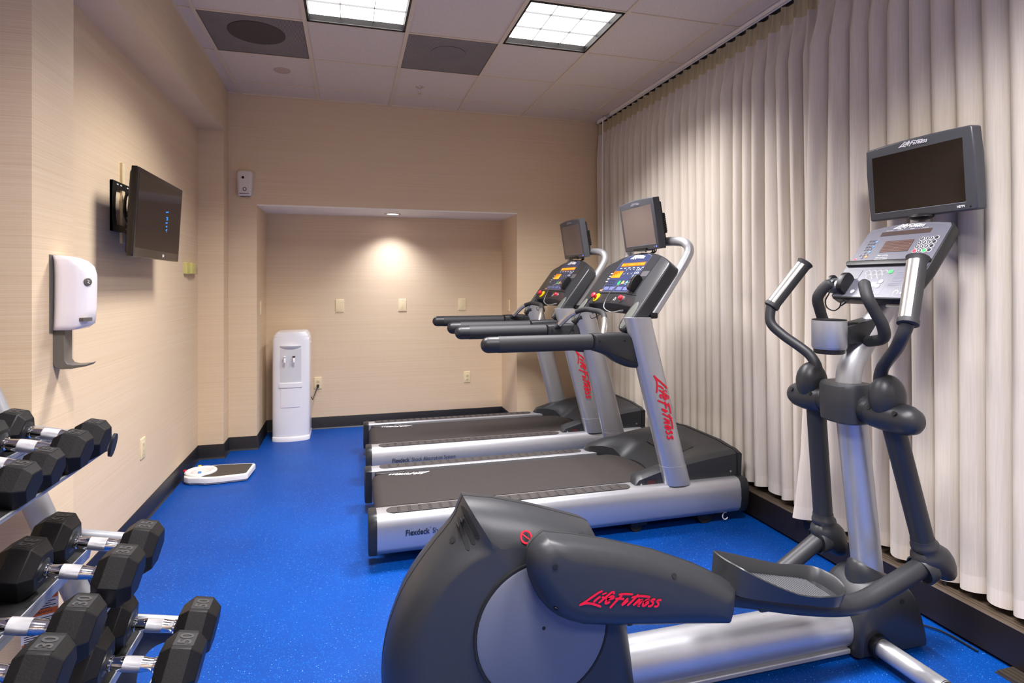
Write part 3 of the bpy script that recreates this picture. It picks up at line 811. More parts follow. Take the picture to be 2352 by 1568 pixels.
# ================================================================== treadmills
TX, TY = .085, 3.265
T = thing('treadmill', (TX, TY, 0), 'nearer treadmill with silver rails, its belt behind the elliptical machine', 'treadmill', 'treadmills facing the curtain')
def tl(x, y, z): return Vector((TX+x, TY+y, z))
def railsec(x, s, g=0., zz=0.):
    """cross-section of a side rail (s=-1 near side); g grows it"""
    p = [(-.302+g, .066-g), (-.385, .058-g), (-.414-g, .066-g), (-.429-g, .095), (-.436-g, .145), (-.434-g, .195), (-.426-g, .232), (-.412-g*.5, .250+g*.5), (-.395, .256+g), (-.312, .256+g), (-.302+g, .250)]
    return [tl(x, y if s < 0 else -y-.025, z) for y, z in p]
for s in (-1, 1):
    b = MB(); b.loft([railsec(.040, s), railsec(2.105, s)]); r = b.build('side_rail', SILVER, T, smooth=50)
    b = MB(); b.loft([railsec(.0, s, -.003), railsec(.004, s, .003), railsec(.041, s, .004)]); b.build('rear_cap', CHARD, T, smooth=50)
    b = MB(); b.loft([railsec(2.103, s, .004), railsec(2.14, s, .004), railsec(2.158, s, -.004)]); b.build('front_cap', CHARD, T, smooth=50)
    fr = frame(tl(0, 0, .2562), (1,0,0), (0,1,0))
    y0, y1 = (-.402, -.325) if s < 0 else (.300, .377)
    b = MB(); b.prism(rrect(.088, y0, 1.425, y1, .0384, 6), fr, 0, .002); p = b.build('foot_pad', PADM, T)
    b = MB()
    for i in range(24):
        for j in range(3):
            x = .15+i*.0525; y = y0+.017+j*.0215
            arc = [(x+.010*math.cos(a), y+.0065*math.sin(a)) for a in (PI*k/5 for k in range(6))]
            arc = [(q[0], 2*y-q[1]) for q in arc]
            b.prism(circ(x, y, .0085, 8, .0058), fr, .002, .0052, bev=.002, nb=1)
    o = b.build('pad_dimples', mat('pad_dimple', (46, 43, 42), .6), p); o['kind'] = 'stuff'
# rail lettering on the near side
rf = frame(tl(.0, -.4372, .158), (1,0,0), (0,.012,1), (0,-1,0))
b = MB(); b.text('Flexdeck', .040, at(rf, .178, -.006), .0015, bold=.0008, cx=False, wid=.118); b.text("'", .03, at(rf, .298, .004), .0015, cx=False); b.build('product_lettering', NAVY, T, smooth=0)
b = MB(); b.text("Shock Absorption System", .037, at(rf, .310, -.006), .0015, cx=False, wid=.31); b.build('lettering', NAVY, T, smooth=0)

# belt and deck
b = MB(); R = .052; secs = []
prof = []
for k in range(9):
    a = PI/2+PI*k/8; prof.append((.090+R*math.cos(a), .188+R*math.sin(a)))
prof = [(1.80, .240)]+prof+[(1.80, .136)]
outline = prof
b.loft([[tl(x, -.262, z) for x, z in outline], [tl(x, .256, z) for x, z in outline]])
b.build('running_belt', BELT, T, smooth=30)
b = MB(); b.box(tuple(tl(.10, -.30, .10)), tuple(tl(1.9, .275, .226))); b.build('deck', MATTEB, T, smooth=0)
for q in (-.302, .246):
    b = MB(); b.box(tuple(tl(.06, q, .20)), tuple(tl(.24, q+.036, .246))); b.build('roller_guard', BLACK, T, bevel=.006)
bf = frame(tl(.20, .215, .2406), (-1,0,0), (0,-1,0))
b = MB(); logo(b, at(bf, -.06, .0), .25, sy=.9); b.build('belt_logo', WHITEL, T, smooth=0)

# motor hood: height field between the rails, two feet reaching back along them
b = MB(); NX, NY = 26, 28; secs = []
def xstart(y):
    a = abs(y)/.372
    if a > .80: return 1.455
    k = max(0, (a-.0)/.80)
    return 1.69-.10*k**2 if a < .62 else (1.69-.10*(.62/.80)**2)-(.175)*((a-.62)/.18)**1.2
def htop(x, y):
    a = abs(y)/.372
    side = [(1.455,.268),(1.470,.296),(1.62,.336),(1.80,.364),(1.95,.384),(2.12,.402)]
    mid = [(1.40,.225),(1.66,.235),(1.71,.262),(1.80,.318),(1.90,.362),(2.0,.392),(2.12,.415)]
    def ip(q):
        for (x0, z0), (x1, z1) in zip(q, q[1:]):
            if x <= x1: return z0+(z1-z0)*max(0, (x-x0))/(x1-x0)
        return q[-1][1]
    w = min(1, max(0, (a-.45)/.38)); w = w*w*(3-2*w)
    e = max(0, (a-.90)/.10)
    return ip(mid)*(1-w)+ip(side)*w-.016*e*e
for j in range(NY+1):
    y = -.372+.744*j/NY
    xs = xstart(y); row = [tl(xs, y, .235 if abs(y) < .30 else .25)]
    for i in range(NX+1):
        x = xs+(2.118-xs)*i/NX; row.append(tl(x, y, htop(x, y)))
    row.append(tl(2.118, y, .20)); secs.append(row)
b.loft(secs, caps=True, close=True); b.build('motor_hood', CHAR, T, smooth=42)
b = MB(); secs = []
for x, g in ((2.121, 0), (2.145, 0), (2.152, -.008)):
    q = [tl(x, -.376-g, .20)]+[tl(x, -.376+.752*k/16, htop(2.12, -.372+.744*k/16)+.003+g) for k in range(17)]+[tl(x, .376+g, .20)]
    secs.append(q)
b.loft(secs); b.build('front_panel', CHARD, T, smooth=40)
b = MB(); b.quad(frame(tl(1.89, 0, htop(1.89, 0)+.002), (1,0,(htop(2.0,0)-htop(1.85,0))/.15), (0,1,0)), -.07, -.17, .08, .17); b.build('hood_label', CHARD, T, smooth=0)
wf = frame(tl(1.545, -.3735, .262), (1,0,0), (0,0,1), (0,-1,0))
b = MB(); b.quad(wf, -.03, -.008, .05, .022, .0006); q = b.build('warning_label', CHARD, T, smooth=0)
b = MB()
for k in range(5): b.quad(wf, -.016, -.003+k*.0042, .040-(k%2)*.016, -.0014+k*.0042, .0012)
b.build('warning_text', mat('warning_red', (104, 34, 36), .5), q, smooth=0)
for x, z in ((1.492, .260), (2.075, .285)):
    b = MB(); b.lathe([(.006, 0), (.006, .003)], frame(tl(x, -.3735, z), (1,0,0), (0,0,1), (0,-1,0)), 10); b.build('screw', STEEL, T)

# under-frame and wheels
b = MB(); b.box(tuple(tl(.3, -.30, .06)), tuple(tl(2.0, .30, .10))); b.build('underframe', MATTEB, T, smooth=0)
for x, r in ((1.46, .038), (1.90, .05)):
    for s in (-1, 1):
        b = MB(); b.tube([tl(x, s*.36-.02, r), tl(x, s*.36+.02, r)], r, 20); w = b.build('wheel', MATTEB, T)
        b = MB(); b.tube([tl(x, s*.36-.023, r), tl(x, s*.36+.023, r)], r*.4, 14); b.build('wheel_hub', CHARD, w)
        b = MB(); b.box(tuple(tl(x-.04, s*.36-.035, r)), tuple(tl(x+.06, s*.36-.024, .08))); b.build('wheel_bracket', BLACK, T, bevel=.004)
for s in (-1, 1):
    b = MB(); b.lathe([(.024, 0), (.024, .03), (.012, .034), (.012, .07)], frame(tl(.30, s*.34, 0), (1,0,0), (0,1,0)), 16); b.build('levelling_foot', BLACK, T)
b = MB(); b.tube([tl(2.02+.018*math.cos(a), -.40, .038+.02*math.sin(a)) for a in (PI*.35+PI*1.5*k/12 for k in range(13))], .003, 6); b.build('cable_clip', WHITEL, T)

# uprights
for s in (-1, 1):
    y = -.385 if s < 0 else .372; secs = []
    P0, P1 = Vector((1.712, y, .25)), Vector((1.462, y, 1.20)); n = 10
    def usec(f, g=0.):
        c = P0.lerp(P1, f)
        return [tl(c.x+(.078+g)*math.copysign(abs(math.cos(a))**.8, math.cos(a)), c.y+(.046+g)*math.copysign(abs(math.sin(a))**.8, math.sin(a)), c.z) for a in (2*PI*k/28 for k in range(28))]
    b = MB(); b.loft([usec(k/n) for k in range(n+1)]); u = b.build('upright', SILVER, T, smooth=50)
    b = MB(); b.loft([usec(.0, .0015), usec(.115, .0015)]); u2 = b.build('upright_collar', SILVER, T, smooth=50)
    if s < 0: continue
    b = MB(); b.lathe([(.007, 0), (.007, .002)], frame(tl(P0.lerp(P1, .08).x+.01, y-.049, P0.lerp(P1, .08).z), (1,0,0), (0,0,1), (0,-1,0)), 12); b.build('bolt_hole', MATTEB, u2)
# maker lettering running down the near upright
d = (Vector((1.712, 0, .25))-Vector((1.462, 0, 1.20))).normalized()
c = Vector((1.712, 0, .25)).lerp(Vector((1.462, 0, 1.20)), .475)
lf = frame(tl(c.x+.004, -.385-.0482, c.z), d, (-d.z, 0, d.x), (0,-1,0))
lf = frame(tl(c.x+.008, -.385-.0482, c.z), d, (-d.z, 0, d.x), (0,-1,0))
def bent(x, y, z=0.):   # follows the rounded tube
    p = lf(x, y, z); q = min(.99, abs(y)/.080)
    p.y = TY-.385-(.0465*(1-q**2.6)**.42+.001)-z
    return p
b = MB(); logo(b, bent, .385, sy=1.1); b.build('upright_logo', RED, T, smooth=0)

# handrails with shrouds
for s in (-1, 1):
    y = -.365 if s < 0 else .392
    b = MB(); path = []; rad = []
    for k in range(7):
        a = PI/2*k/6; path.append(tl(.57+.042*(1-math.sin(PI/2-a)) if 0 else .57+.042*(1-math.cos(a)), y, 1.068)); rad.append(max(.002, .043*math.sin(a)))
    b.tube(path+[tl(.665, y, 1.068)], rad+[.0432], 22, ell=(1, .86), ref=(0,0,1)); b.build('handrail_cap', CHARD, T, smooth=60)
    b = MB(); b.tube([tl(.664, y, 1.068), tl(1.19, y, 1.068)], .0442, 22, ell=(1, .86), ref=(0,0,1)); b.build('handrail', FOAM, T, smooth=60)
    ol = spl([(1.19, 1.114), (1.30, 1.117), (1.38, 1.116), (1.43, 1.098), (1.452, 1.06)], 3)+spl([(1.496, .945), (1.492, .925), (1.46, .918), (1.40, .926), (1.33, .956), (1.27, .996), (1.19, 1.023)], 3)
    f = FXZ(TY+y, -1)
    ol = [(TX+x, z) for x, z in ol]
    b = MB()
    half = .040
    secs = [[f(x, z, q) for x, z in inset(ol, i)] for q, i in ((-half, .018), (-half+.008, .006), (-half+.02, 0), (half-.02, 0), (half-.008, .006), (half, .018))]
    b.loft(secs); r = b.build('handrail_shroud', CHARD, T, smooth=45)
    b = MB()
    for x in (1.225, 1.375): b.lathe([(.006, 0), (.006, .002)], frame(tl(x, y-half-.0005, 1.075), (1,0,0), (0,0,1), (0,-1,0)), 10)
    b.build('screw_hole', MATTEB, r)
# sensor bar arching between the handrails
hp = spl([(1.20, .385, 1.075), (1.262, .355, 1.10), (1.32, .25, 1.185), (1.365, .14, 1.222), (1.375, .0, 1.222), (1.37, -.10, 1.218), (1.345, -.20, 1.205), (1.31, -.285, 1.165), (1.28, -.335, 1.11), (1.268, -.345, 1.09)], 5)
b = MB(); b.tube([tl(*p) for p in hp], .0165, 14); r = b.build('sensor_bar', FOAM, T, smooth=60)
i0 = len(hp)
b = MB(); b.tube([tl(*p) for p in hp[-13:-4]], .0178, 14); b.build('pulse_sensor', STEEL, r, smooth=60)
b = MB(); b.tube([tl(*p) for p in hp[6:13]], .0178, 14); b.build('pulse_sensor', STEEL, r, smooth=60)

# console, leaning back; con(s, t, d): sideways, up the slope, towards the user
CB = Vector((1.484, .03, 1.266)); CE = Vector((.599, 0, .801)); CN = Vector((-.801, 0, .599))
def con(s_, t_, d_=0.): return Vector((TX, TY, 0))+CB+CE*t_+CN*d_+Vector((0, s_, 0))
# seen from the user side: x to the right = -s
def uf(x, y, z=0.): return con(-x, y, z)
half = [(-.300,-.012),(-.300,-.125),(-.318,-.158),(-.345,-.172),(-.385,-.170),(-.408,-.150),(-.420,-.115),(-.420,.285),(-.412,.303),(-.395,.316)]
top = [(x, .316+.088*(1-(x/.395)**2)) for x in (-.34,-.28,-.21,-.14,-.07,0,.07,.14,.21,.28,.34)]
ol = half+top+[(-x, t_) for x, t_ in reversed(half)]+[(.15,-.004),(0,0),(-.15,-.004)]
def cfr(x, y, z=0.): return con(x, y, z)
b = MB(); secs = [[con(x, t_, d_) for x, t_ in inset(ol, i)] for d_, i in ((-.082, .012), (-.070, .0), (-.012, 0), (-.004, .003), (0, .010))]
b.loft(secs); K = b.build('console', CHAR, T, smooth=40)
b = MB(); b.prism([(-.29,-.01),(.29,-.01),(.29,.30),(-.29,.30)], uf, -.10, -.06); b.build('console_back', CHARD, T, bevel=.01)
# overlay panels
tp = lambda x: .316+.088*(1-(x/.395)**2)
pl = [(-.262,.078),(.252,.078),(.272,.355)]+[(x, tp(x)-.006) for x in (.2,.1,0,-.1,-.2)]+[(-.272,.355)]
b = MB(); b.prism(pl, uf, 0, .0015); b.build('console_overlay', PANELD, T, smooth=0)
pl = [(-.225,.088),(.145,.088),(.150,.21),(.158,.366)]+[(x, tp(x)-.018) for x in (.1,0,-.1,-.15)]+[(-.195,.355),(-.212,.25)]
b = MB(); b.prism(pl, uf, .001, .0024); b.build('blue_overlay', PANEL, T, smooth=0)
b = MB(); n_ = len(pl)
for i in range(n_):
    b.ribbon([pl[i], pl[(i+1) % n_]], .002, uf, .0028)
b.build('overlay_line', PANELL, T, smooth=0)
b = MB(); logo(b, at(uf, -.012, .360), .19, d=.003, sy=1.05, bold=1.2); b.build('console_logo', WHITEL, T, smooth=0)
# amber read-outs
b = MB(); b.quad(uf, -.172, .290, .142, .319, .003); q = b.build('message_display', AMBERB, T, smooth=0)
b = MB(); b.text('SELECT WORKOUT OR PRESS', .022, at(uf, -.015, .3045), .0035, wid=.30, bold=.0005); b.build('message_text', AMBERT, q, smooth=0)
b = MB(); b.quad(uf, -.215, .198, -.082, .254, .003); q = b.build('profile_display', AMBERB, T, smooth=0)
b = MB()
for i, h_ in enumerate([1, 2, 1, 3, 2, 4, 3, 5, 4, 5]):
    for j in range(h_): b.quad(uf, -.210+i*.0128, .201+j*.0103, -.200+i*.0128, .2088+j*.0103, .0034)
b.build('profile_bars', AMBERT, q, smooth=0)
# keys
def keys(name, pts, r, m, ry=None, ring=None, d=.003):
    b = MB()
    for x, y in pts: b.prism(circ(x, y, r, 12, ry), uf, .0015, d, m=0)
    mm = [m]
    if ring:
        mm.append(ring)
        for x, y in pts: b.prism(circ(x, y, r*1.25, 12, (ry or r)*1.25), uf, .0012, d-.0006, m=1)
    return b.build(name, mm, T, smooth=0)
b = MB()
for i, (x, y) in enumerate([(x, y) for y in (.262, .236, .211) for x in (.085, .107, .129)]): b.text('123456789'[i], .021, at(uf, x, y), .003, bold=.0008)
b.build('number_keys', WHITEL, T, smooth=0)
keys('speed_keys', [(x, y) for x in (-.052, -.004, .044) for y in (.262, .228)], .0095, PANELD, .0115, PANELL)
b = MB()
for x in (-.052, -.004, .044):
    for y, q in ((.262, 1), (.228, -1)): b.prism([(x-.004, y-.003*q), (x+.004, y-.003*q), (x, y+.004*q)], uf, .003, .0034)
b.build('speed_arrows', WHITEL, T, smooth=0)
keys('workout_keys', [(x, y) for x in (-.205, -.175, -.145, -.115) for y in (.175, .155, .135)], .0085, BTNK, .0058, mat('key_rim', (120, 108, 80), .5))
keys('left_keys', [(x, y) for x in (-.246, -.236, -.226) for y in (.235, .213, .191, .169)], .0045, BTNW)
keys('setting_keys', [(-.238, .095), (-.215, .097)], .007, BTNO)
for nm, x, m in (('start_key', -.040, BTNG), ('rest_key', .012, BTNO), ('cool_key', .064, BTNB)): keys(nm, [(x, .158)], .0165, m, .0165, WHITEL)
b = MB()
for k, (x, w_) in enumerate(((-.17, .07), (-.08, .08), (.015, .075), (.10, .06))):
    b.quad(uf, x-w_/2, .100, x+w_/2, .126, .003)
b.build('instruction_blocks', mat('pale_blue_print', (92, 98, 138), .5), T, smooth=0)
b = MB()
for k in range(6): b.quad(uf, -.16+k*.058, .274+.0, -.135+k*.058, .2785, .0032)
b.build('readout_captions', WHITEL, T, smooth=0)
# shelf with stop button, bottle pocket, jack
b = MB(); b.ribbon([(-.29, .070), (-.15, .078), (.0, .080), (.15, .078), (.29, .068)], .006, uf, .004); b.build('shelf_edge', CHARD, T, smooth=0)
b = MB(); b.prism(rrect(-.135, .010, .005, .064, .018), uf, -.002, .0015); b.build('bottle_pocket', MATTEB, T, smooth=0)
b = MB(); b.lathe([(.033, 0), (.033, .006), (.026, .008)], at(uf, -.222, .036), 22); st = b.build('stop_ring', YELLOW, T)
b = MB(); b.lathe([(.012, 0), (.012, .016), (.020, .018), (.020, .028), (.014, .034), (.001, .035)], at(uf, -.222, .036, .006), 20); b.build('stop_button', BTNR, st)
b = MB(); b.lathe([(.022, 0), (.022, .006)], at(uf, .145, .036), 18); st = b.build('jack_ring', STEEL, T)
b = MB(); b.lathe([(.015, 0), (.017, .012), (.012, .020), (.001, .022)], at(uf, .145, .036, .005), 18); b.build('lanyard_button', BTNR, st)
hr = [(.050+.010*math.cos(a), .034+.011*math.sin(a)) for a in (-.6+(PI+1.2)*k/10 for k in range(11))]
b = MB(); b.ribbon(hr, .003, uf, .0015); b.quad(uf, .037, .022, .042, .031, .0015); b.quad(uf, .058, .022, .063, .031, .0015); b.build('headphone_mark', WHITEL, T, smooth=0)
b = MB(); b.prism(rrect(.14, -.040, .20, -.022, .004), at(uf, 0, 0, -.03), 0, .004); b.build('port_cover', CHARD, T)
# dock at the right of the overlay with its loose lead
b = MB(); b.prism(rrect(.178, .205, .262, .245, .003), uf, .0015, .003); b.build('dock_plate', mat('dock_plate', (84, 84, 88), .4), T, smooth=0)
b = MB()
ds = [(0, .0), (.062, .0), (.080, .012), (.080, .03), (.066, .042), (0, .046)]
df = frame(con(-.180, .138, .0), CN, CE, (0,-1,0))
b = MB(); b.prism(spl([(0,-.036),(.026,-.038),(.037,-.028),(.040,.0),(.034,.026),(.022,.036),(0,.038)], 3), df, -.006, .044, bev=.006); b.build('dock', mat('dock_grey', (76, 78, 82), .35), T)
for o_, w_, q in ((-.014, .012, .8), (.036, .020, 1)):
    b = MB(); b.prism(spl([(0,-.046*q),(.024*q,-.050*q),(.042*q,-.034*q),(.052*q,.0),(.052*q,.036*q),(.038*q,.054*q),(.016,.056*q),(0,.046*q)], 3), df, o_, o_+w_, bev=.004); b.build('dock_wing', BLACK, T)
b = MB(); b.tube(spl([con(-.200, .125, .042), con(-.175, .09, .075), con(-.10, .045, .07), con(-.06, -.01, .05), con(-.08, -.06, .04), con(-.16, -.075, .02), con(-.205, -.05, .0), con(-.20, -.03, -.02)], 5), .003, 6); b.build('dock_lead', mat('grey_lead', (132, 132, 130), .4), T)
b = MB(); b.tube(spl([con(.225, .02, .03), con(.245, -.05, .03), con(.25, -.14, .02), con(.27, -.24, .0), con(.31, -.28, -.02), con(.33, -.22, -.03)], 5), .0025, 6); b.build('safety_cord', BLACK, T)
b = MB(); b.tube(spl([con(.10, -.02, -.04), con(.115, -.07, -.04), con(.16, -.11, -.03), con(.20, -.09, -.02)], 5), .0025, 6); b.build('cord_loop', BLACK, T)
# oval speaker pads on the console legs
for s in (-1, 1):
    of = at(cfr, s*.362, -.070)
    ell = circ(0, 0, .036, 28, .088)
    b = MB(); b.prism(circ(0, 0, .040, 28, .093), of, 0, .002); q = b.build('oval_rim', mat('oval_rim_grey', (112, 114, 112), .4), T, smooth=0)
    b = MB(); b.prism(ell, of, .0015, .004, bev=.002); b.build('oval_pad', GREY, q)
# silver hoop behind the console carrying the screen
hoop = []
for s, seq in ((-1, 1), (1, -1)):
    y = -.345*s*-1
Hn = [(1.58, -.345, 1.215), (1.63, -.345, 1.283), (1.735, -.345, 1.435), (1.80, -.345, 1.535), (1.822, -.338, 1.585), (1.818, -.315, 1.622), (1.808, -.26, 1.640), (1.80, -.12, 1.648), (1.80, .03, 1.650)]
Hf = [(x, .06-y, z) for x, y, z in Hn]
hp = spl(Hn+Hf[::-1][1:], 5)
b = MB(); b.tube([tl(*p) for p in hp], .0275, 18); b.build('screen_hoop', SILVERD, T, smooth=60)
for y in (-.345, .405):
    b = MB(); b.box(tuple(tl(1.55, y-.03, 1.19)), tuple(tl(1.60, y+.03, 1.225))); b.build('hoop_socket', BLACK, T, bevel=.008)
    b = MB(); b.tube(spl([tl(1.56, y, 1.20), tl(1.575, y, 1.15), tl(1.56, y, 1.125), tl(1.53, y, 1.13)], 5), .006, 8); b.build('hoop_cable', BLACK, T)
# screen
tvf = frame(tl(1.690, .03, 1.755), (0,-1,0), (-.16, 0, 1), (-1, 0, -.16))
w, h_ = .222, .158
ol = [(-w,-h_),(w,-h_),(w,h_-.004)]+[(x, h_-.004+.012*(1-(x/w)**2)) for x in (.15,.08,0,-.08,-.15)]+[(-w,h_-.004)]
b = MB(); b.prism(ol, tvf, -.045, 0, bev=.006); M = b.build('screen_bezel', TVB, T, smooth=40)
b = MB(); b.quad(tvf, -w+.030, -h_+.036, w-.030, h_-.040, .0006); b.build('screen', TVS2, T, smooth=0)
b = MB()
for p, q in (((-w+.028,-h_+.034),(w-.028,-h_+.034)), ): b.ribbon([p, q], .003, tvf, .001)
b.build('screen_edge', PANELL, M, smooth=0)
b = MB(); b.prism(rrect(-w+.03, -h_+.02, w-.03, h_-.03, .01), tvf, -.075, -.045, bev=0); b.prism(rrect(w-.10, -.07, w-.028, .055, .006), tvf, -.088, -.075); b.build('screen_housing', CHARD, M, bevel=.008)
b = MB()
for k in range(9):
    b.slab(tvf, w-.0295, -.06+k*.0125, w-.0265, -.053+k*.0125, -.086, -.060)
b.build('port_row', BLACK, M, smooth=0)
b = MB(); b.lathe([(.005, 0), (.005, .0015)], at(tvf, w-.03, -h_+.018), 12); b.build('power_light', BLUEG, M)
b = MB(); b.quad(tvf, w-.062, -h_+.017, w-.044, -h_+.021, .001); b.build('light_caption', PANELL, M, smooth=0)
b = MB(); logo(b, at(tvf, .0, h_-.020), .12, sy=.9); b.build('screen_logo', PANELL, M, smooth=0)
b = MB(); b.tube([tl(1.735, .03, 1.61), tl(1.80, .03, 1.655)], .022, 12); b.box(tuple(tl(1.70, -.05, 1.598)), tuple(tl(1.76, .11, 1.612))); b.build('screen_mount', BLACK, T)
b = MB()
for y in (-.02, .0, .02): b.tube(spl([tl(1.735, y-.10, 1.61), tl(1.75, y-.06, 1.585), tl(1.74, y, 1.575), tl(1.73, y+.02, 1.56)], 4), .004, 6)
b.build('screen_cables', BLACK, T)

T2 = dup(T, (.103, 4.440, 0), 'farther treadmill with silver rails, nearest the alcove', 'treadmills facing the curtain')
# ================================================================== elliptical machine
EY = 1.767
E = thing('elliptical_trainer', (1.1, EY, 0), 'grey elliptical machine with swinging arms and a screen, beside the curtain', 'elliptical machine')
V = lambda *p: Vector(p)
# rear drive housing: two bulged half shells on a common seam
prof = [(.341,.724),(.436,.707),(.561,.672),(.673,.633),(.748,.607),(.762,.598),(.786,.552),(.835,.44),(.880,.33),(.900,.20),(.918,.06),(.922,.012),
        (.30,.012),(.17,.014),(.125,.05),(.103,.12),(.093,.179),(.092,.22),(.094,.269),(.102,.315),(.113,.358),(.130,.403),(.148,.445),(.170,.483),(.195,.519),(.225,.557),(.255,.593),(.282,.622),(.304,.648),(.318,.670),(.324,.687)]
secs = []
sh = [(.135*math.sin(PI/2*k/11), .115*(1-math.cos(PI/2*k/11))) for k in range(12)]
def shell(sg):
    b = MB(); S = []
    for d, i in sh: S.append([V(x, EY+sg*d, z) for x, z in spin(prof, [(.43,.58),(.50,.42),(.56,.22)], i*1.1)])
    # flat cap as a fan towards the middle
    return b.loft(S)
def clean(pts, d):
    return pts
near = shell(-1).build('drive_housing', CHAR, E, smooth=28)
shell(1).build('drive_housing', CHAR, E, smooth=28)
b = MB(); b.loft([[V(x, EY-.0022, z) for x, z in inset(prof, -.0008)], [V(x, EY+.0022, z) for x, z in inset(prof, -.0008)]]); b.build('seam', MATTEB, E, smooth=0)
# vents, screw recesses, no-step badge on the near shell
def shell_pt(x, z):
    """point and frame on the near shell nearest to (x, z), by ray along +y"""
    bpy.context.view_layer.update()
    o = near; org = V(x, EY-1, z)-Vector(E.location)
    hit, loc, nrm, _ = o.ray_cast(org, V(0, 1, 0))
    if not hit: loc, nrm = V(x, EY-.1, z)-Vector(E.location), V(0, -1, 0)
    p = loc+Vector(E.location); n = nrm if nrm.y < 0 else -nrm
    u = (V(1,0,0)-n*n.x).normalized(); v = n.cross(u)
    if v.z < 0: v = -v
    return frame(p+n*.0009, u, v, n)
def on_shell(pts):
    return [shell_pt(x, z)(0, 0, .0014) for x, z in pts]
vb = MB()
for k, q in enumerate([[(.334,.702),(.350,.670),(.360,.650),(.366,.632)], [(.322,.689),(.338,.656),(.348,.636),(.354,.618)], [(.313,.675),(.326,.640),(.333,.620),(.337,.603)]]):
    P = spl(q, 4); n = len(P); L = []; R = []
    for i, p in enumerate(P):
        a = Vector(P[max(0,i-1)]); c = Vector(P[min(n-1,i+1)]); t_ = (c-a).normalized(); w_ = .0054*(.35 if i in (0, n-1) else 1)
        L.append((p[0]-t_.y*w_, p[1]+t_.x*w_)); R.append((p[0]+t_.y*w_, p[1]-t_.x*w_))
    vs = on_shell(L)+on_shell(R); vb.add(vs, [(i, n+i, n+i+1, i+1) for i in range(n-1)])
vb.build('vent_slots', MATTEB, E, smooth=0)
for x, z in ((.298, .617), (.708, .597)):
    fr = shell_pt(x, z); b = MB(); b.lathe([(.011, 0), (.011, .0012), (.0085, .0014)], fr, 16); q = b.build('screw_recess', CHARD, E)
    b = MB(); b.lathe([(.0085, .001), (.0085, .0018)], fr, 16); b.build('screw_hole', MATTEB, q)
fr = shell_pt(.511, .625)
b = MB(); b.lathe([(.0195, 0), (.0195, .002), (.0145, .002), (.0145, .0005)], fr, 28); q = b.build('no_step_badge', RED, E)
b = MB(); b.lathe([(.0148, 0), (.0148, .001)], fr, 24); b.build('badge_field', CHARD, q)
b = MB(); b.prism([(-.002,-.012),(.004,-.011),(.006,-.004),(.004,.002),(.007,.008),(.002,.012),(-.004,.009),(-.006,.0),(-.005,-.006)], fr, .0008, .0016); b.build('badge_print', BLACK, q, smooth=0)
b = MB(); b.ribbon([(-.0125, .010), (.0125, -.010)], .005, fr, .0024); b.build('badge_bar', RED, q, smooth=0)
# round side disc and crank
dcx, dcz = .560, .345
b = MB(); b.lathe([(.213, .0), (.213, .010), (.206, .010), (.2045, .004)], frame(V(dcx, EY-.134, dcz), (1,0,0), (0,0,1), (0,-1,0)), 56); b.build('disc_rim', MATTEB, E)
b = MB(); b.lathe([(.2045, 0), (.2045, .010), (.198, .013), (.0005, .0145)], frame(V(dcx, EY-.134, dcz), (1,0,0), (0,0,1), (0,-1,0)), 64); D = b.build('crank_disc', DISC, E, smooth=30)
b = MB(); b.lathe([(.0055, .0145), (.0055, .0152)], frame(V(dcx, EY-.134, dcz+.012), (1,0,0), (0,0,1), (0,-1,0)), 12); b.build('screw_hole', MATTEB, D)
b = MB(); b.lathe([(.2045, 0), (.2045, .010), (.198, .013), (.0005, .0145)], frame(V(dcx, EY+.134, dcz), (1,0,0), (0,0,1), (0,1,0)), 48); b.build('crank_disc', DISC, E, smooth=30)
# link-arm shroud
cov = [(.535,.677),(.618,.660),(.742,.629),(.885,.583),(1.021,.525),(1.130,.466),(1.158,.446),(1.170,.433),(1.169,.40),(1.167,.372),(1.150,.330),(1.142,.324),(1.00,.343),(.857,.362),(.76,.375),(.686,.389),(.65,.396),(.618,.409),(.582,.428),(.55,.455),(.523,.488),(.504,.524),(.491,.556),(.485,.588),(.484,.61),(.487,.630),(.494,.645),(.508,.660)]
def shroud(yc, sg, pts, nm):
    """sg: direction of the outward face"""
    b = MB(); S = []
    for d, i in ((-.055, .034), (-.046, .020), (-.025, .008), (-.004, .001), (.006, .0), (.012, .004), (.028, .009), (.046, .024), (.057, .046), (.060, .062)):
        S.append([V(x, yc+sg*d, z) for x, z in spin(pts, [(pts[0][0]+.08, pts[0][1]-.135),(pts[0][0]+.30, pts[0][1]-.165),(pts[0][0]+.555, pts[0][1]-.28)], i)])
    b.loft(S); o = b.build(nm, CHAR, E, smooth=34)
    b = MB(); b.loft([[V(x, yc+sg*.0025, z) for x, z in inset(pts, -.0007)], [V(x, yc+sg*.0058, z) for x, z in inset(pts, -.0007)]]); b.build('shroud_seam', MATTEB, o, smooth=0)
    return o
YN, YF = 1.590, 1.944
C0 = shroud(YN-.030, -1, cov, 'link_shroud')
near = C0
for x, z in ((.552, .600), (.562, .470), (.93, .520), (.795, .385)):
    fr = shell_pt(x, z); b = MB(); b.lathe([(.0085, 0), (.0085, .0012), (.0068, .0014)], fr, 14); q = b.build('screw_recess', CHARD, C0)
    b = MB(); b.lathe([(.0068, .001), (.0068, .0018)], fr, 14); b.build('screw_hole', MATTEB, q)
# lettering lies in the flat of the shroud
a0, a1 = V(.600, YN-.0905, .505), V(.905, YN-.0905, .462)
u = (a1-a0).normalized(); lf = frame((a0+a1)/2+V(.0, 0, -.010), u, (-u.z, 0, u.x), (0,-1,0))
b = MB(); logo(b, lf, .262, sy=1.0, d=.0012); b.build('shroud_logo', RED, C0, smooth=0)
# far shroud, half a turn of the crank lower
fcov = [(2*dcx-x+.03, 2*.345-z+.0) for x, z in cov]
fcov = [(x+.04, z-.245) for x, z in cov]
shroud(YF+.030, 1, fcov, 'link_shroud')
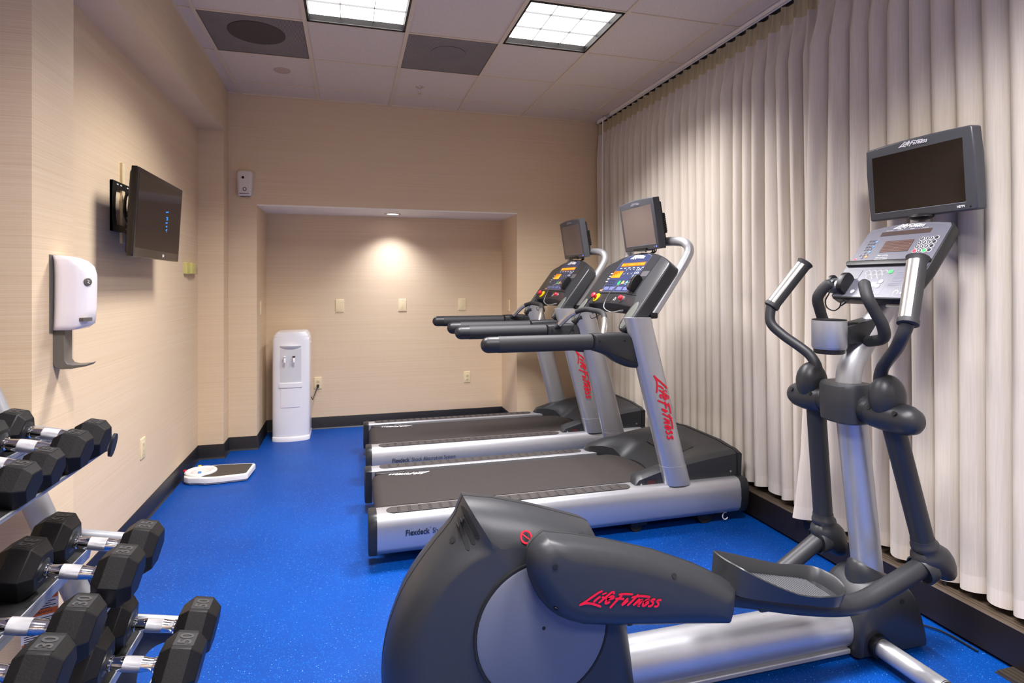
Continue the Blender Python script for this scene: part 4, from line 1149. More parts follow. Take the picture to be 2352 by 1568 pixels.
# main rail and front foot
b = MB(); b.tube([V(.86, EY, .098), V(1.795, EY, .098)], .082, 32, ell=(1, .92), ref=(0,0,1)); b.build('main_rail', SILVER, E, smooth=60)
b = MB(); b.box((.88, EY-.066, .018), (1.79, EY+.066, .036)); b.build('rail_groove', SILVERD, E, bevel=.004)
b = MB(); S = []
bp = [(1.795,.012),(1.792,.10),(1.805,.175),(1.845,.235),(1.895,.268),(1.955,.278),(2.010,.262),(2.055,.215),(2.095,.13),(2.118,.04),(2.116,.012)]
bp = spl(bp, 3)
for d, i in ((-.105, .020), (-.098, .008), (-.075, 0), (.075, 0), (.098, .008), (.105, .020)):
    S.append([V(x, EY+d, z) for x, z in spin(bp, [(1.86,.12),(2.02,.09)], i)])
b.loft(S); B0 = b.build('front_base', CHAR, E, smooth=40)
b = MB(); S = []
for r, z in ((.080, .20), (.076, .255), (.068, .288), (.060, .296)):
    S.append([V(1.936+r*1.05*math.cos(a), EY+r*.9*math.sin(a), z-.03*math.cos(a)) for a in (2*PI*k/28 for k in range(28))])
b.loft(S); b.build('column_boot', CHAR, E, smooth=40)
b = MB(); b.lathe([(.009, 0), (.009, .002)], frame(V(1.985, EY-.1055, .205), (1,0,0), (0,0,1), (0,-1,0)), 14); b.build('screw_hole', MATTEB, B0)
for s in (-1, 1):
    b = MB(); b.tube([V(1.868, EY+s*.085, .062), V(1.872, EY+s*.355, .062)], .034, 24); q = b.build('stabilizer', SILVER, E, smooth=60)
    b = MB(); b.tube([V(1.872, EY+s*.350, .062), V(1.872, EY+s*.372, .062)], [.0345, .030], 24); b.build('end_cap', CHARD, q)
    b = MB(); b.tube([V(1.866, EY+s*.09, .062), V(1.868, EY+s*.125, .062)], .043, 22); b.build('stabilizer_boot', BLACK, E)
    b = MB(); b.lathe([(.022, 0), (.022, .02), (.01, .022), (.01, .035)], frame(V(1.872, EY+s*.33, 0), (1,0,0), (0,1,0)), 14); b.build('levelling_foot', BLACK, E)
    b = MB(); b.box((.25, EY+s*.30-.0, .0), (.33, EY+s*.10, .03)) if s > 0 else b.box((.25, EY-.30, .0), (.33, EY-.10, .03)); b.build('rear_foot', CHARD, E, bevel=.008)
# column
cp = spl([(1.955, EY, .16), (1.938, EY, .28), (1.90, EY, .58), (1.868, EY, .83), (1.856, EY, .93)], 5)
b = MB(); b.tube(cp, .0535, 28, ref=(1,0,0)); b.build('lower_column', SILVER, E, smooth=60)
cp = spl([(1.850, EY, .93), (1.846, EY, 1.0), (1.856, EY, 1.07), (1.905, EY, 1.145), (1.965, EY, 1.225), (2.03, EY, 1.315), (2.06, EY, 1.36)], 6)
b = MB(); b.tube(cp, .0435, 28, ref=(1,0,0)); b.build('upper_column', SILVERD, E, smooth=60)
# pivot hub and cross shafts
b = MB(); S = []
for z, g in ((.862, -.012), (.870, 0), (.93, .004), (.985, .004), (1.0, 0), (1.004, -.008)):
    S.append([V(1.848+p[0], EY+p[1], z+(.012*(abs(p[1])/.08)**2 if z > .98 else 0)) for p in rrect(-.083-g, -.080-g, .083+g, .080+g, .05, 5)])
b.loft(S); b.build('pivot_hub', CHAR, E, smooth=45)
b = MB()
b.tube([V(1.846, EY-.12, .925), V(1.846, EY+.12, .925)], .052, 26); b.build('pivot_shaft', CHARD, E)
for s, yb in ((-1, 1.598), (1, 1.938)):
    yb = EY+s*.170
    b = MB(); p = []; r = []
    for d, rr in ((.108, .052), (.112, .054), (.16, .057), (.21, .056), (.25, .051), (.275, .040), (.288, .024), (.291, .004)): p.append(V(1.846, EY+s*d, .922-.018*(d-.108))); r.append(rr)
    b.tube(p, r, 26); q = b.build('pivot_sleeve', CHAR, E, smooth=60)
    for d in (.135, .235):
        b = MB(); fr = frame(V(1.846-.050, EY+s*d, .945), (0,-1,0), (.4,0,1), (-1,0,.4)); b.lathe([(.008, -.004), (.008, .0025 if d < .2 else .004)], fr, 12); b.build('screw_hole', MATTEB, q)
    b = MB(); b.ball(V(1.838, EY+s*.172, .985), .060, .058, .082, 26, 16); b.build('arm_boot', CHAR, E, smooth=60)
# swinging arms: lower tube, knuckle, upper handle with grip
arms = [(-1, [V(1.856, 1.593, .905), V(1.9975, 1.593, .465)], [(1.829,1.618,1.02),(1.827,1.615,1.056),(1.815,1.592,1.095),(1.793,1.553,1.128),(1.752,1.488,1.172),(1.730,1.450,1.214),(1.735,1.433,1.262)], (1.735,1.433,1.258), (1.837,1.482,1.476), V(2.022,1.593,.377)),
        (1, [V(1.860, 1.941, .905), V(1.897, 1.941, .4315)], [(1.843,1.915,1.02),(1.842,1.919,1.056),(1.833,1.945,1.095),(1.813,1.981,1.127),(1.785,2.045,1.172),(1.763,2.0884,1.221),(1.776,2.1,1.29)], (1.776,2.1007,1.288), (1.912,2.0518,1.480), V(1.908,1.941,.339))]
for s, low, up, g0, g1, kn in arms:
    b = MB(); b.tube([low[0], low[0].lerp(low[1], .5), low[1]], .0365, 24); b.build('lower_arm', TUBEB, E, smooth=60)
    a = (low[1]-low[0]).normalized()
    # knuckle: collar then a hooded socket that straddles the link tube
    c0 = low[1]-a*.005
    side = V(0, 1, 0); fw = a.cross(side).normalized()
    if fw.x < 0: fw = -fw
    b = MB(); S = []
    L = (kn-c0).length
    for f, rx, ry, ox in ((0, .0385, .0385, 0), (.018, .040, .040, 0), (.022, .045, .044, .002), (.034, .047, .045, .004), (.044, .045, .042, .006), (.056, .060, .050, .008), (.074, .070, .054, .014), (.105, .070, .054, .026), (.135, .058, .050, .040), (.162, .042, .042, .052), (.180, .026, .030, .060), (.190, .006, .008, .064)):
        cc = c0+a*f+fw*ox
        S.append([cc+fw*rx*math.cos(t_)+side*ry*math.sin(t_) for t_ in (2*PI*k/26 for k in range(26))])
    b.loft(S); q = b.build('arm_knuckle', CHAR, E, smooth=60)
    b = MB(); fr = frame(kn-fw*.036+a*.012, side, -a, -fw); b.lathe([(.050, -.03), (.052, .004), (.048, .010), (.043, .006), (.041, -.01)], fr, 26); b.build('socket_rim', CHAR, q, smooth=60)
    b = MB(); b.lathe([(.042, -.01), (.042, .0045)], fr, 24); b.build('socket', MATTEB, q)
    b = MB(); b.lathe([(.008, 0), (.008, .003)], frame(kn+V(.030, -.0365, -.060) if s < 0 else kn+V(.030, -.0365, -.050), (1,0,0), (0,0,1), (0,-1,0)), 12); b.build('screw_hole', MATTEB, q)
    P = spl(up, 5); b = MB(); b.tube([V(*p) for p in P], .0205, 18); b.build('handle_bar', TUBEB, E, smooth=60)
    g0 = V(*g0); g1 = V(*g1); gd = (g1-g0).normalized()
    b = MB(); b.tube([g0-gd*.004, g0, g0+gd*.014, g0+gd*.02, g1-gd*.022, g1-gd*.012, g1, g1+gd*.003], [.024, .0315, .0315, .029, .029, .030, .0345, .031], 22); gq = b.build('grip', FOAM, E, smooth=60)
    tow = (V(0, 0, 1.39)-V(0, 0, 0)); eye = (V(-1, -.12, .1)).normalized(); eye = (eye-gd*eye.dot(gd)).normalized(); lat = gd.cross(eye)
    b = MB(); S = []
    for f in (.03, .034, .93, .936):
        c = g0.lerp(g1, f); rr = .0302 if f in (.034, .93) else .027
        S.append([c+eye*rr*math.cos(t_)+lat*rr*math.sin(t_) for t_ in (-.78+1.56*k/12 for k in range(13))]+[c+eye*.02*math.cos(t_)+lat*.02*math.sin(t_) for t_ in (.7-1.4*k/6 for k in range(7))])
    b.loft(S); b.build('pulse_plate', STEEL, gq, smooth=50)
# link tubes and pedals
ln = spl([(1.06, YN, .405), (1.21, YN, .374), (1.45, YN, .312), (1.62, YN, .281), (1.72, YN, .282), (1.82, YN, .310), (1.99, YN, .368)], 6)
b = MB(); b.tube([V(*p) for p in ln], .0325, 22); b.build('link_tube', TUBEB, E, smooth=60)
lf_ = spl([(1.06, YF, .17), (1.21, YF, .16), (1.40, YF, .15), (1.55, YF, .162), (1.66, YF, .205), (1.753, YF, .255), (1.88, YF, .328)], 6)
b = MB(); b.tube([V(*p) for p in lf_], .0325, 22); b.build('link_tube', TUBEB, E, smooth=60)
def pedal(yc, x0, z0, x1, z1, inner):
    """tray sloping from heel (x0, z0) to toe (x1, z1); inner = side of the taller wall"""
    u_ = V(x1-x0, 0, z1-z0); L = u_.length; u_.normalize(); n_ = V(-u_.z, 0, u_.x)
    f = lambda u, w, h: V(x0, yc, z0)+u_*u+V(0, 1, 0)*w*inner+n_*h
    out = [(.005,-.045),(.03,-.075),(.10,-.088),(.22,-.092),(.34,-.092),(.40,-.086),(.44,-.060),(.452,-.02),(.452,.03),(.44,.065),(.405,.084),(.34,.088),(.22,.086),(.10,.080),(.03,.070),(.0,.060),(-.008,.03),(-.005,-.015)]
    out = spl(out, 3, True)
    def hh(u, w):
        side = .055
        heel = max(0, 1-u/.30); toe = max(0, (u-.30)/.15)
        e = min(1, max(0, (w+.09)/.09)); e = e*e*(3-2*e)
        h = (.014+.056*max(0, 1-u/.24)**1.25+.018*toe)*(1-e)+(.036+.030*heel**1.2+.012*toe)*e
        return h
    b = MB()
    low = [f(u*.98+.004, w*.88, -.018) for u, w in out]
    rim_o = [f(u, w, hh(u, w)) for u, w in out]
    i1 = inset(out, .003); i2 = inset(out, .008); i3 = inset(out, .016)
    rim_t = [f(a[0], a[1], hh(*o)+.003) for a, o in zip(i1, out)]
    rim_i = [f(a[0], a[1], hh(*o)-.002) for a, o in zip(i2, out)]
    fl = [f(a[0], a[1], .004) for a, o in zip(i3, out)]
    b.loft([low, rim_o, rim_t, rim_i, fl]); p = b.build('pedal', CHAR, E, smooth=45)
    b = MB()
    fr = lambda x, y, z=0.: f(x, y, z)
    for k in range(26):
        x = .07+k*.0125
        ww = .066 if x < .36 else .066-.012*((x-.36)/.04)
        b.slab(fr, x, -ww, x+.006, ww*.96, .003, .0068)
    b.build('tread_ribs', mat('tread_rib', (92, 94, 98), .42), p, smooth=0)
    return p
pedal(YN-.003, 1.150, .437, 1.612, .333, 1)
pedal(YF+.003, 1.18, .196, 1.60, .178, -1)
for y, x, z in ((YN, 1.38, .335), (YF, 1.38, .155)):
    b = MB(); b.box((x-.10, y-.03, z-.012), (x+.10, y+.03, z+.024 if y == YN else z+.012)); b.build('pedal_bracket', TUBEB, E, bevel=.006)

# fixed handlebars and cup holder
for s in (-1, 1):
    q = [(1.90, .02, 1.170), (1.897, .055, 1.172), (1.885, .115, 1.190), (1.862, .133, 1.235), (1.835, .127, 1.285), (1.815, .117, 1.33), (1.822, .098, 1.366), (1.836, .080, 1.389)]
    P = spl([(x, EY+s*y, z) for x, y, z in q], 5)
    b = MB(); b.tube([V(*p) for p in P]+[V(1.841, EY+s*.074, 1.396)], [.0205]*len(P)+[.014], 20); b.build('fixed_handlebar', FOAM, E, smooth=60)
hc = V(1.756, EY, 0)
b = MB(); b.lathe([(.056, 1.142), (.0585, 1.148), (.060, 1.150), (.0605, 1.246), (.0605, 1.25), (.057, 1.25), (.055, 1.246), (.054, 1.16), (.001, 1.158)], frame(hc, (1,0,0), (0,1,0)), 36); q = b.build('cup_holder', SILVERD, E, smooth=40)
b = MB(); b.lathe([(.0545, 1.240), (.0585, 1.248), (.0585, 1.254), (.0525, 1.254), (.050, 1.246), (.050, 1.155), (.001, 1.154)], frame(hc, (1,0,0), (0,1,0)), 36); b.build('cup_liner', MATTEB, q, smooth=40)
b = MB(); b.lathe([(.048, 1.124), (.053, 1.128), (.054, 1.142)], frame(hc, (1,0,0), (0,1,0)), 36); b.build('cup_base', BLACK, q, smooth=40)
b = MB(); b.prism([(1.806, 1.158), (1.806, 1.228), (1.98, 1.262), (2.0, 1.26), (1.965, 1.19), (1.90, 1.168)], FXZ(EY-.036, 1), 0, .072); q = b.build('accessory_bracket', CHARD, E, bevel=.004)
b = MB(); b.box((1.825, EY-.026, 1.233), (1.89, EY+.026, 1.2405)); b.build('bracket_recess', MATTEB, q, smooth=0)

# console
EB = V(1.927, EY, 1.34); EE = V(.6247, 0, .7809); EN = V(-.7809, 0, .6247)
def ef(x, y, z=0.): return EB+EE*y+EN*z+V(0, -x, 0)       # x to the user's right
cs = [(-.152,-.010),(.152,-.010),(.164,.0),(.1835,.14),(.179,.340),(.168,.357)]
tpc = lambda x: .357+.020*(1-(x/.168)**2)
ol = cs+[(x, tpc(x)) for x in (.12,.06,0,-.06,-.12)]+[(-.168,.357),(-.179,.340),(-.1835,.14),(-.164,.0)]
b = MB(); b.loft([[ef(x, y, d) for x, y in inset(ol, i)] for d, i in ((-.062, .022), (-.05, .008), (-.036, .003), (-.008, 0), (-.002, .002), (0, .006))]); q = b.build('console', CHARD, E, smooth=40)
io = inset(ol, .006)
b = MB(); b.prism(io, ef, 0, .0012); b.build('console_overlay', PANELG, E, smooth=0)
b = MB()
il = inset(ol, .014)
il = [(x, y) for x, y in il if y > .17]
for a, c in zip(il, il[1:]): b.ribbon([a, c], .0012, ef, .002)
def box_line(x0, y0, x1, y1, sk=0.):
    p = rrect(x0, y0, x1, y1, .006, 2); p.append(p[0])
    for a, c in zip(p, p[1:]): b.ribbon([a, c], .0011, ef, .002)
box_line(-.165, .185, -.098, .296); box_line(.076, .208, .156, .293); box_line(-.085, .010, .055, .133)
b.ribbon([(.06, .045), (.16, .045)], .0009, ef, .002); b.ribbon([(-.16, .135), (-.09, .135)], .0009, ef, .002)
b.build('overlay_lines', PANELL, E, smooth=0)
b = MB(); logo(b, at(ef, .002, .352), .135, d=.0022, sy=1.0, bold=1.1); b.build('console_logo', WHITEL, E, smooth=0)
b = MB(); b.quad(ef, -.106, .311, .106, .333, .002); b.build('message_display', DARKLCD, E, smooth=0)
b = MB(); b.quad(ef, -.062, .222, .060, .281, .002); m_ = b.build('profile_display', DARKLCD, E, smooth=0)
b = MB()
for i in range(16):
    for j in range(7): b.quad(ef, -.060+i*.0075, .2245+j*.008, -.054+i*.0075, .2295+j*.008, .0026)
b.build('display_cells', LCDROW, m_, smooth=0)
b = MB()
for x, w_, s_ in ((-.075, .030, 'Heart Rate'), (-.03, .024, 'Distance'), (.022, .018, 'Speed'), (.075, .024, 'Calories')): b.text(s_, .006, at(ef, x, .339), .002, wid=w_)
for y, s_, w_ in ((.206, 'Begin pedaling', .046), (.196, 'Select workout or', .054), (.187, 'Quick Start button', .056)): b.text(s_, .008, at(ef, -.036, y), .002, wid=w_)
b.build('console_captions', WHITEL, E, smooth=0)
EK = [0]
def ekeys(nm, pts, r, m, ring=None, par=None):
    b = MB()
    for x, y in pts: b.prism(circ(x, y, r, 16), ef, .0010, .0028)
    mm = [m]
    if ring:
        mm.append(ring)
        for x, y in pts: b.prism(circ(x, y, r*1.22, 16), ef, .0010, .0020, m=1)
    return b.build(nm, mm, E, smooth=0)
def digits(pts, txt, size, par, m):
    b = MB()
    for (x, y), c in zip(pts, txt): b.text(c, size, at(ef, x, y), .0033, bold=.0004)
    b.build('digits', m, par, smooth=0)
np_ = [(x, y) for y in (.280, .260, .240) for x in (.090, .108, .126)]+[(.108, .220)]
k_ = ekeys('number_keys', np_, .0072, BTNK, WHITEL); digits(np_, '1234567890', .0105, k_, WHITEL)
ekeys('side_keys', [(.146, y) for y in (.281, .261, .241, .221)], .0072, BTNK, WHITEL)
ekeys('clear_key', [(.089, .220)], .0078, BTNR, WHITEL); ekeys('enter_key', [(.127, .220)], .0078, BTNG, WHITEL)
tvk = [(x, y) for y in (.288, .272, .256) for x in (-.138, -.125, -.112)]+[(-.125, .242)]
k_ = ekeys('channel_keys', tvk, .0044, PANELG, BTNK); digits(tvk, '1234567890', .0075, k_, BTNK)
ekeys('channel_side_keys', [(-.138, .242), (-.112, .242), (-.128, .226), (-.128, .198), (-.143, .212), (-.128, .212), (-.113, .212)], .0045, PANELG, BTNK)
ekeys('volume_keys', [(-.104, .282), (-.107, .256), (-.108, .229)], .0058, BTNB)
ekeys('mute_key', [(-.110, .203)], .0058, BTNO); ekeys('power_key', [(-.156, .190)], .0058, BTNR, BTNW)
ekeys('quick_start_key', [(.046, .120)], .0098, BTNG)
ekeys('workout_keys', [(-.054, .119), (-.029, .119), (-.004, .119), (.021, .119), (-.040, .098), (-.015, .098), (.010, .098)], .0092, mat('key_grey', (100, 101, 108), .4), BTNW)
ekeys('adjust_keys', [(-.056, .062), (.030, .072), (.026, .050), (-.070, .022), (.012, .022)], .0092, BTNW, PANELG)
b = MB(); b.quad(ef, -.045, .046, .016, .070, .002); b.build('adjust_window', BTNW, E, smooth=0)
b = MB()
for j in range(9): b.quad(ef, .072, .118-j*.0055, .128-(j%3)*.008, .1205-j*.0055, .002)
for j in range(4): b.quad(ef, .066, .064-j*.0045, .112-(j%2)*.008, .066-j*.0045, .002)
b.build('instruction_print', mat('pale_print', (128, 130, 146), .5), E, smooth=0)
hr = [(.118+.009*math.cos(a), .020+.010*math.sin(a)) for a in (-.7+(PI+1.4)*k/10 for k in range(11))]
b = MB(); b.ribbon(hr, .0028, ef, .002); b.quad(ef, .135, .020, .147, .0225, .002); b.quad(ef, .135, .0145, .145, .017, .002); b.quad(ef, .112, .004, .115, .008, .002)
b.build('headphone_mark', WHITEL, E, smooth=0)
b = MB(); b.prism([(-.168, .150), (.168, .150), (.180, .166), (.178, .176), (-.178, .176), (-.180, .166)], ef, .001, .013, bev=.003); b.build('reading_ledge', BLACK, E)
b = MB()
for x in (-.12, -.095, .105): b.lathe([(.004, 0), (.004, .002)], frame(ef(x, -.0105, -.025), (0,1,0), (1,0,0), (-.6,0,-.8)), 10)
b.build('jack_ports', MATTEB, E)
b = MB(); b.prism(rrect(.07, -.006, .145, .006, .002), frame(ef(0, -.010, -.040), (0,-1,0), (.2,0,1), (-1,0,.2)), 0, .003); b.build('serial_plate', SILVERD, E)
CABLE = [(1.885, 1.896, 1.352), (1.885, 1.916, 1.319), (1.885, 1.907, 1.291), (1.885, 1.874, 1.28), (1.885, 1.846, 1.295), (1.885, 1.84, 1.318)]
# dock with its lead on the left of the console
df = frame(ef(-.118, .005, .0), -EN*-1, EE, (0,-1,0))
b = MB(); b.prism(rrect(-.165, .085, -.083, .132, .003), ef, .001, .0026); b.build('dock_plate', mat('dock_pale', (92, 92, 101), .35), E, smooth=0)
dp = frame(ef(-.160, .040, 0), EN, EE, (0,-1,0))
b = MB(); b.prism(spl([(0,-.028),(.026,-.030),(.038,-.020),(.041,.004),(.036,.022),(.024,.030),(0,.030)], 3), dp, -.010, .050, bev=.006); b.build('dock', mat('dock_silver', (96, 101, 106), .3, metal=.4), E)
for o_, w_, q in ((-.022, .014, .85), (.042, .022, 1)):
    b = MB(); b.prism(spl([(0,-.032*q),(.026*q,-.034*q),(.042*q,-.020*q),(.050*q,.006),(.050*q,.034*q),(.038*q,.050*q),(.016,.052*q),(0,.044*q)], 3), dp, o_, o_+w_, bev=.004); b.build('dock_wing', BLACK, E)
b = MB(); b.tube(spl([dp(.040, .004, .018), dp(.046, -.012, .018)]+[V(*p) for p in CABLE], 6), .0026, 8); b.build('dock_lead', MATTEB, E)
b = MB(); b.prism(rrect(-.006, -.020, .006, .010, .005, 3), at(frame(dp(.0405, .004, .018), (0,-1,0), EE, EN), 0, 0), -.001, .001); b.build('dock_slot', MATTEB, E, smooth=0)
b = MB(); b.tube([ef(-.108, -.034, -.02), ef(-.104, -.012, -.025)], [.005, .007], 10); b.build('dock_plug', BLACK, E)
# screen on a post
xf = frame(V(2.1815, EY, 1.812), (0,-1,0), (-.075, 0, 1), (-1, 0, -.075))
w, h_ = .223, .154
ol = [(-w+.012,-h_),(w-.006,-h_),(w,-h_+.006),(w+.002,.05),(w-.004,h_-.006),(w-.012,h_)]+[(x, h_+.006*(1-(x/w)**2)) for x in (.12,.06,0,-.06,-.12)]+[(-w+.012,h_),(-w+.002,h_-.006),(-w-.002,.05),(-w+.004,-h_+.006)]
b = MB(); b.prism(ol, xf, -.045, 0, bev=.007); M = b.build('screen_bezel', TVB, E, smooth=40)
b = MB(); b.quad(xf, -w+.032, -h_+.034, w-.038, h_-.038, .0006); b.build('screen', TVS, E, smooth=0)
b = MB(); b.ribbon([(-w+.030, -h_+.032), (w-.036, -h_+.032)], .0025, xf, .001); b.build('screen_edge', PANELL, M, smooth=0)
b = MB(); logo(b, at(xf, -.005, h_-.016), .125, sy=.95, d=.0012, bold=1.1); b.build('screen_logo', WHITEL, M, smooth=0)
b = MB(); b.text('HDTV', .011, at(xf, w-.055, -h_+.018), .0012, wid=.030, bold=.0006); b.build('screen_caption', WHITEL, M, smooth=0)
b = MB(); b.prism(rrect(-.15, -.11, .15, .11, .02), xf, -.07, -.045); b.build('screen_housing', CHARD, M, bevel=.01)
b = MB(); b.lathe([(.003, 0), (.003, .0015)], at(xf, w-.022, -h_+.014), 10); b.build('power_light', BLACK, M)
b = MB(); b.tube([V(2.215, EY-.01, 1.76), V(2.215, EY-.01, 1.62), V(2.15, EY-.01, 1.50), V(2.07, EY, 1.37)], .022, 16); b.build('screen_post', SILVERD, E, smooth=60)
b = MB(); b.ball(V(2.195, EY-.01, 1.655), .032, .05, .014, 18, 8); b.build('screen_swivel', BLACK, E)
# ================================================================== dumbbell rack and dumbbells
TILT = .207
ct, st_ = math.cos(TILT), math.sin(TILT)
R = thing('dumbbell_rack', (-.75, 1.5, 0), 'silver three-tier dumbbell rack by the left wall', 'dumbbell rack')
TIERS = [(-.807, .966, .051), (-.693, .646, .0655), (-.550, .391, .0705)]
for (xc, zc, hh), off in zip(TIERS, (-.052, -.050, -.072)):
    def tf(u, y, n=0., xc=xc, zc=zc): return Vector((xc+u*ct+n*st_, y, zc-u*st_+n*ct))
    for u0, u1, lip in ((-.150, -.046, 1), (.046, .112, -1)):
        b = MB()
        pr = [(u0, -hh-.004), (u1, -hh-.004), (u1, -hh-.001), (u0, -hh-.001)]
        b.loft([[tf(u, y, n) for u, n in pr] for y in (.86, 1.985)])
        pr = [(u0+.006, -hh-.001), (u1-.006, -hh-.001), (u1-.006, -hh+.0005), (u0+.006, -hh+.0005)]
        b.loft([[tf(u, y, n) for u, n in pr] for y in (.862, 1.983)], 1)
        e0 = u1-.003 if lip > 0 else u0
        pr = [(e0, -hh-.026), (e0+.003, -hh-.026), (e0+.003, -hh+.012), (e0, -hh+.012)]
        b.loft([[tf(u, y, n) for u, n in pr] for y in (.86, 1.985)])
        if lip < 0:
            pr = [(u1-.003, -hh-.010), (u1, -hh-.010), (u1, -hh-.0006), (u1-.003, -hh-.0006)]
            b.loft([[tf(u, y, n) for u, n in pr] for y in (.86, 1.985)])
        b.build('shelf_rail', [SILVERD, MATTEB], R, smooth=0)
    for y in (.90, 1.99):
        b = MB(); b.tube([tf(-.185, y, off+.012), tf(.118, y, off+.012)], .026, 20, ell=(1, .62), ref=(0,0,1)); a = b.build('cross_arm', SILVER, R, smooth=60)
        b = MB(); b.tube([tf(.117, y, off+.008), tf(.125, y, off+.008)], .036, 20, ell=(1, .55), ref=(0,0,1)); b.build('end_cap', CHARD, a)
for y in (.86, 2.035):
    b = MB(); b.tube([Vector((-1.046, y, 1.075)), Vector((-.82, y, .467)), Vector((-.657, y, .03))], .038, 22, ell=(1, .62), ref=(1,0,0)); b.build('upright', SILVERD, R, smooth=60)
    b = MB(); b.tube([Vector((-1.05, y, .03)), Vector((-.30, y, .03))], .03, 18, ell=(.9, 1)); q = b.build('floor_foot', SILVERD, R, smooth=60)
    b = MB(); b.tube([Vector((-.30, y, .03)), Vector((-.285, y, .03))], .031, 18, ell=(.9, 1)); b.tube([Vector((-1.065, y, .03)), Vector((-1.05, y, .03))], .031, 18, ell=(.9, 1)); b.build('foot_cap', BLACK, q)
b = MB()
gp = [(-.71,.335),(-.47,.312),(-.452,.29),(-.478,.235)]+spl([(-.500,.235),(-.53,.258),(-.565,.265),(-.605,.245),(-.635,.19),(-.645,.08)], 4)+[(-.71,.08)]
b.prism(gp, FXZ(2.005), 0, .006); b.build('gusset', mat('gusset_grey', (70, 74, 82), .4), R, smooth=0)
# warning placard
ph = math.radians(19)
wf = frame((-.865, 1.95, .455), (math.cos(ph), math.sin(ph), 0), (0,0,1))
b = MB(); b.slab(wf, -.045, -.125, .040, .085, -.001, .001); q = b.build('warning_placard', LABELW, R, smooth=0)
b = MB()
for k in range(5): b.quad(wf, -.043, .063-k*.045, .038, .080-k*.045, .0016)
b.build('warning_bands', ORANGE, q, smooth=0)
b = MB()
for k in range(5):
    b.text('WARNING', .010, at(wf, .0, .0715-k*.045), .002, wid=.05)
    for j in range(4): b.quad(wf, -.038, .054-k*.045-j*.0062, .034-(j % 2)*.012, .0562-k*.045-j*.0062, .0016)
b.build('warning_text', BLACK, q, smooth=0)

def hexsec(x, r, fr=None):
    return [Vector((x, r*math.sin(PI/6+PI/3*k), r*math.cos(PI/6+PI/3*k))) for k in range(6)]
def dumbbell(num, L, hl, hr, hx):
    """dumbbell lying along x about the origin; flats up and down"""
    o = thing('dumbbell', (0, 0, 0), '', 'dumbbell'); r = hx/2/math.cos(PI/6)
    for s in (-1, 1):
        x0, x1 = s*(L/2-hl), s*L/2; c = hl*.22
        b = MB(); sg = s
        b.loft([hexsec(x0, r*.68), hexsec(x0+sg*.003, r*.72), hexsec(x0+sg*c*1.15, r), hexsec(x1-sg*c*1.25, r), hexsec(x1-sg*.003, r*.74), hexsec(x1, r*.70)])
        h = b.build('head', RUB, o, bevel=.002, smooth=30)
        mid = (x0+x1)/2; nf = frame((mid, 0, hx/2), (0, s, 0), (-s, 0, 0), (0,0,1))
        wx, wy = r*.36, hl*.24
        b = MB()
        for p, q in (((-wx,-wy),(wx,-wy)),((wx,-wy),(wx,wy)),((wx,wy),(-wx,wy)),((-wx,wy),(-wx,-wy))): b.ribbon([p, q], .0022, nf, .0004)
        b.build('number_frame', MATTEB, h, smooth=0)
        b = MB(); b.quad(nf, -wx, -wy, wx, wy, .0002); b.build('number_field', mat('recess_black', (26, 26, 27), .55), h, smooth=0)
        b = MB(); b.text(num, wy*1.9, nf, .0012, bold=.0006, wid=wx*1.55); b.build('number', mat('raised_number', (58, 57, 56), .5), h, smooth=0)
    b = MB(); p = []; rr = []
    g = L/2-hl
    for f, q in ((-1, .92), (-.90, .92), (-.86, 1.06), (-.78, 1.06), (-.76, .88), (-.5, .98), (-.36, 1.06), (.36, 1.06), (.5, .98), (.76, .88), (.78, 1.06), (.86, 1.06), (.90, .92), (1, .92)):
        p.append(Vector((f*g*1.04, 0, 0))); rr.append(hr*q)
    b.tube(p, rr, 22); hd = b.build('handle', CHROME, o, smooth=35)
    b = MB(); b.tube([Vector((f*g, 0, 0)) for f in (-.36, -.34, 0, .34, .36)], [hr*1.04, hr*1.075, hr*1.085, hr*1.075, hr*1.04], 24); b.build('knurling', KNURL, hd, smooth=60)
    for s in (-1, 1):
        b = MB(); b.tube([Vector((s*g*1.0, 0, 0)), Vector((s*g*.93, 0, 0))], [hr*1.75, hr*1.25], 22); b.build('collar', CHARD, hd, smooth=40)
    return o
SPEC = {'50': (.330, .104, .0172, .141), '35': (.312, .094, .0165, .131), '30': (.302, .089, .0165, .122), '20': (.272, .078, .0155, .102), '15': (.256, .072, .015, .092)}
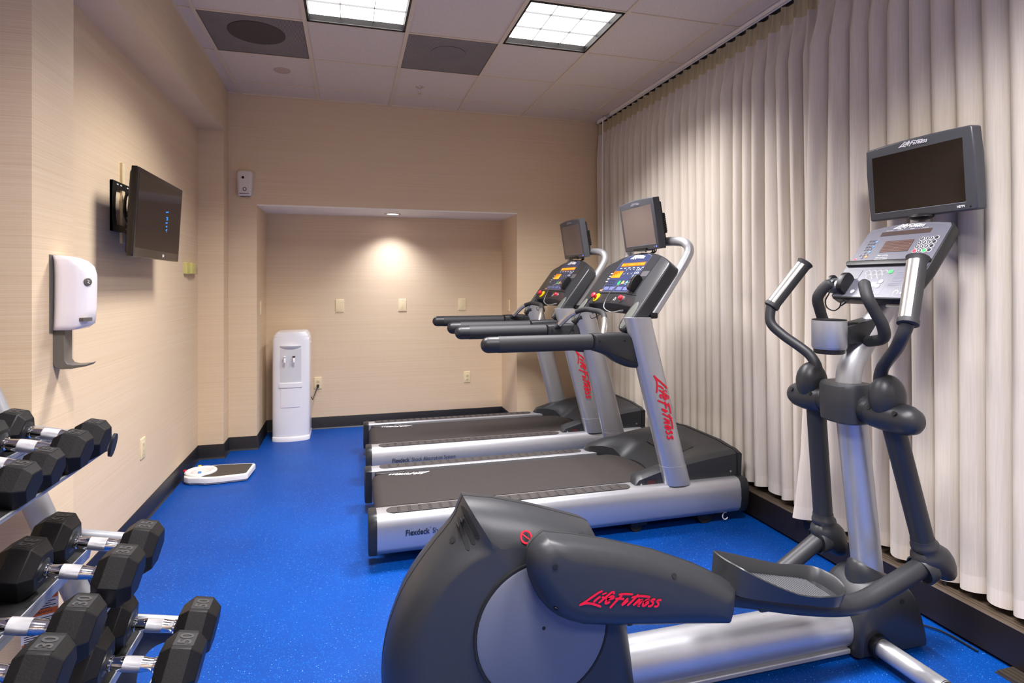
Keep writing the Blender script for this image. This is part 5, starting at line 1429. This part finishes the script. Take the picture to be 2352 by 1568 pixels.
places = [('20', 0, 1.875, '20 pound black hex dumbbell at the far end of the top rack tier'),
          ('20', 0, 1.755, 'nearer 20 pound black hex dumbbell on the top rack tier'),
          ('15', 0, 1.622, '15 pound black hex dumbbell beside the 20s on the top tier'),
          ('15', 0, 1.512, '15 pound black hex dumbbell on the top tier, nearest the viewer'),
          ('35', 1, 1.875, '35 pound black hex dumbbell at the far end of the middle tier'),
          ('35', 1, 1.712, 'nearer 35 pound black hex dumbbell on the middle tier'),
          ('30', 1, 1.478, '30 pound black hex dumbbell beside the 35s on the middle tier'),
          ('30', 1, 1.325, '30 pound black hex dumbbell on the middle tier, nearest the viewer'),
          ('50', 2, 1.875, '50 pound black hex dumbbell at the far end of the bottom tier'),
          ('50', 2, 1.700, 'nearer 50 pound black hex dumbbell on the bottom tier')]
GRP = 'dumbbells on the rack'
made = {}
for num, ti, y, lab in places:
    xc, zc, hh = TIERS[ti]; L, hl, hr, hx = SPEC[num]
    dn = hx/2-hh       # rests on the rails
    loc = Vector((xc+dn*st_, y, zc+dn*ct+.0012))
    if num not in made:
        o = dumbbell(num, L, hl, hr, hx); made[num] = o
        o.location = loc; o.rotation_euler = (0, TILT, 0); o['label'] = lab; o['group'] = GRP
    else: dup(made[num], loc, lab, GRP)
# ================================================================== camera, world, view
cam = bpy.data.cameras.new('camera'); co = bpy.data.objects.new('camera', cam); COL.objects.link(co)
cam.sensor_width = 36.; cam.sensor_fit = 'HORIZONTAL'; cam.lens = 1309.6/2352*36
cam.shift_x = 14.3/2352; cam.shift_y = -133.4/2352; cam.clip_start = .05
co.location = (0, 0, 1.39); co.rotation_euler = (PI/2, 0, -.2663)
SC.camera = co
w = bpy.data.worlds.new('world'); SC.world = w; w.use_nodes = True
w.node_tree.nodes['Background'].inputs['Color'].default_value = (.05, .05, .055, 1)
w.node_tree.nodes['Background'].inputs['Strength'].default_value = .3
SC.view_settings.view_transform = 'Standard'; SC.view_settings.look = 'None'
SC.view_settings.exposure = EXPO; SC.view_settings.gamma = 1.; SC.view_settings.use_curve_mapping = False
SC.cycles.max_bounces = 10; SC.cycles.diffuse_bounces = 5; SC.cycles.glossy_bounces = 4
SC.cycles.use_denoising = True
try: SC.cycles.denoiser = 'OPENIMAGEDENOISE'
except Exception: pass
SC.cycles.sample_clamp_indirect = 6.
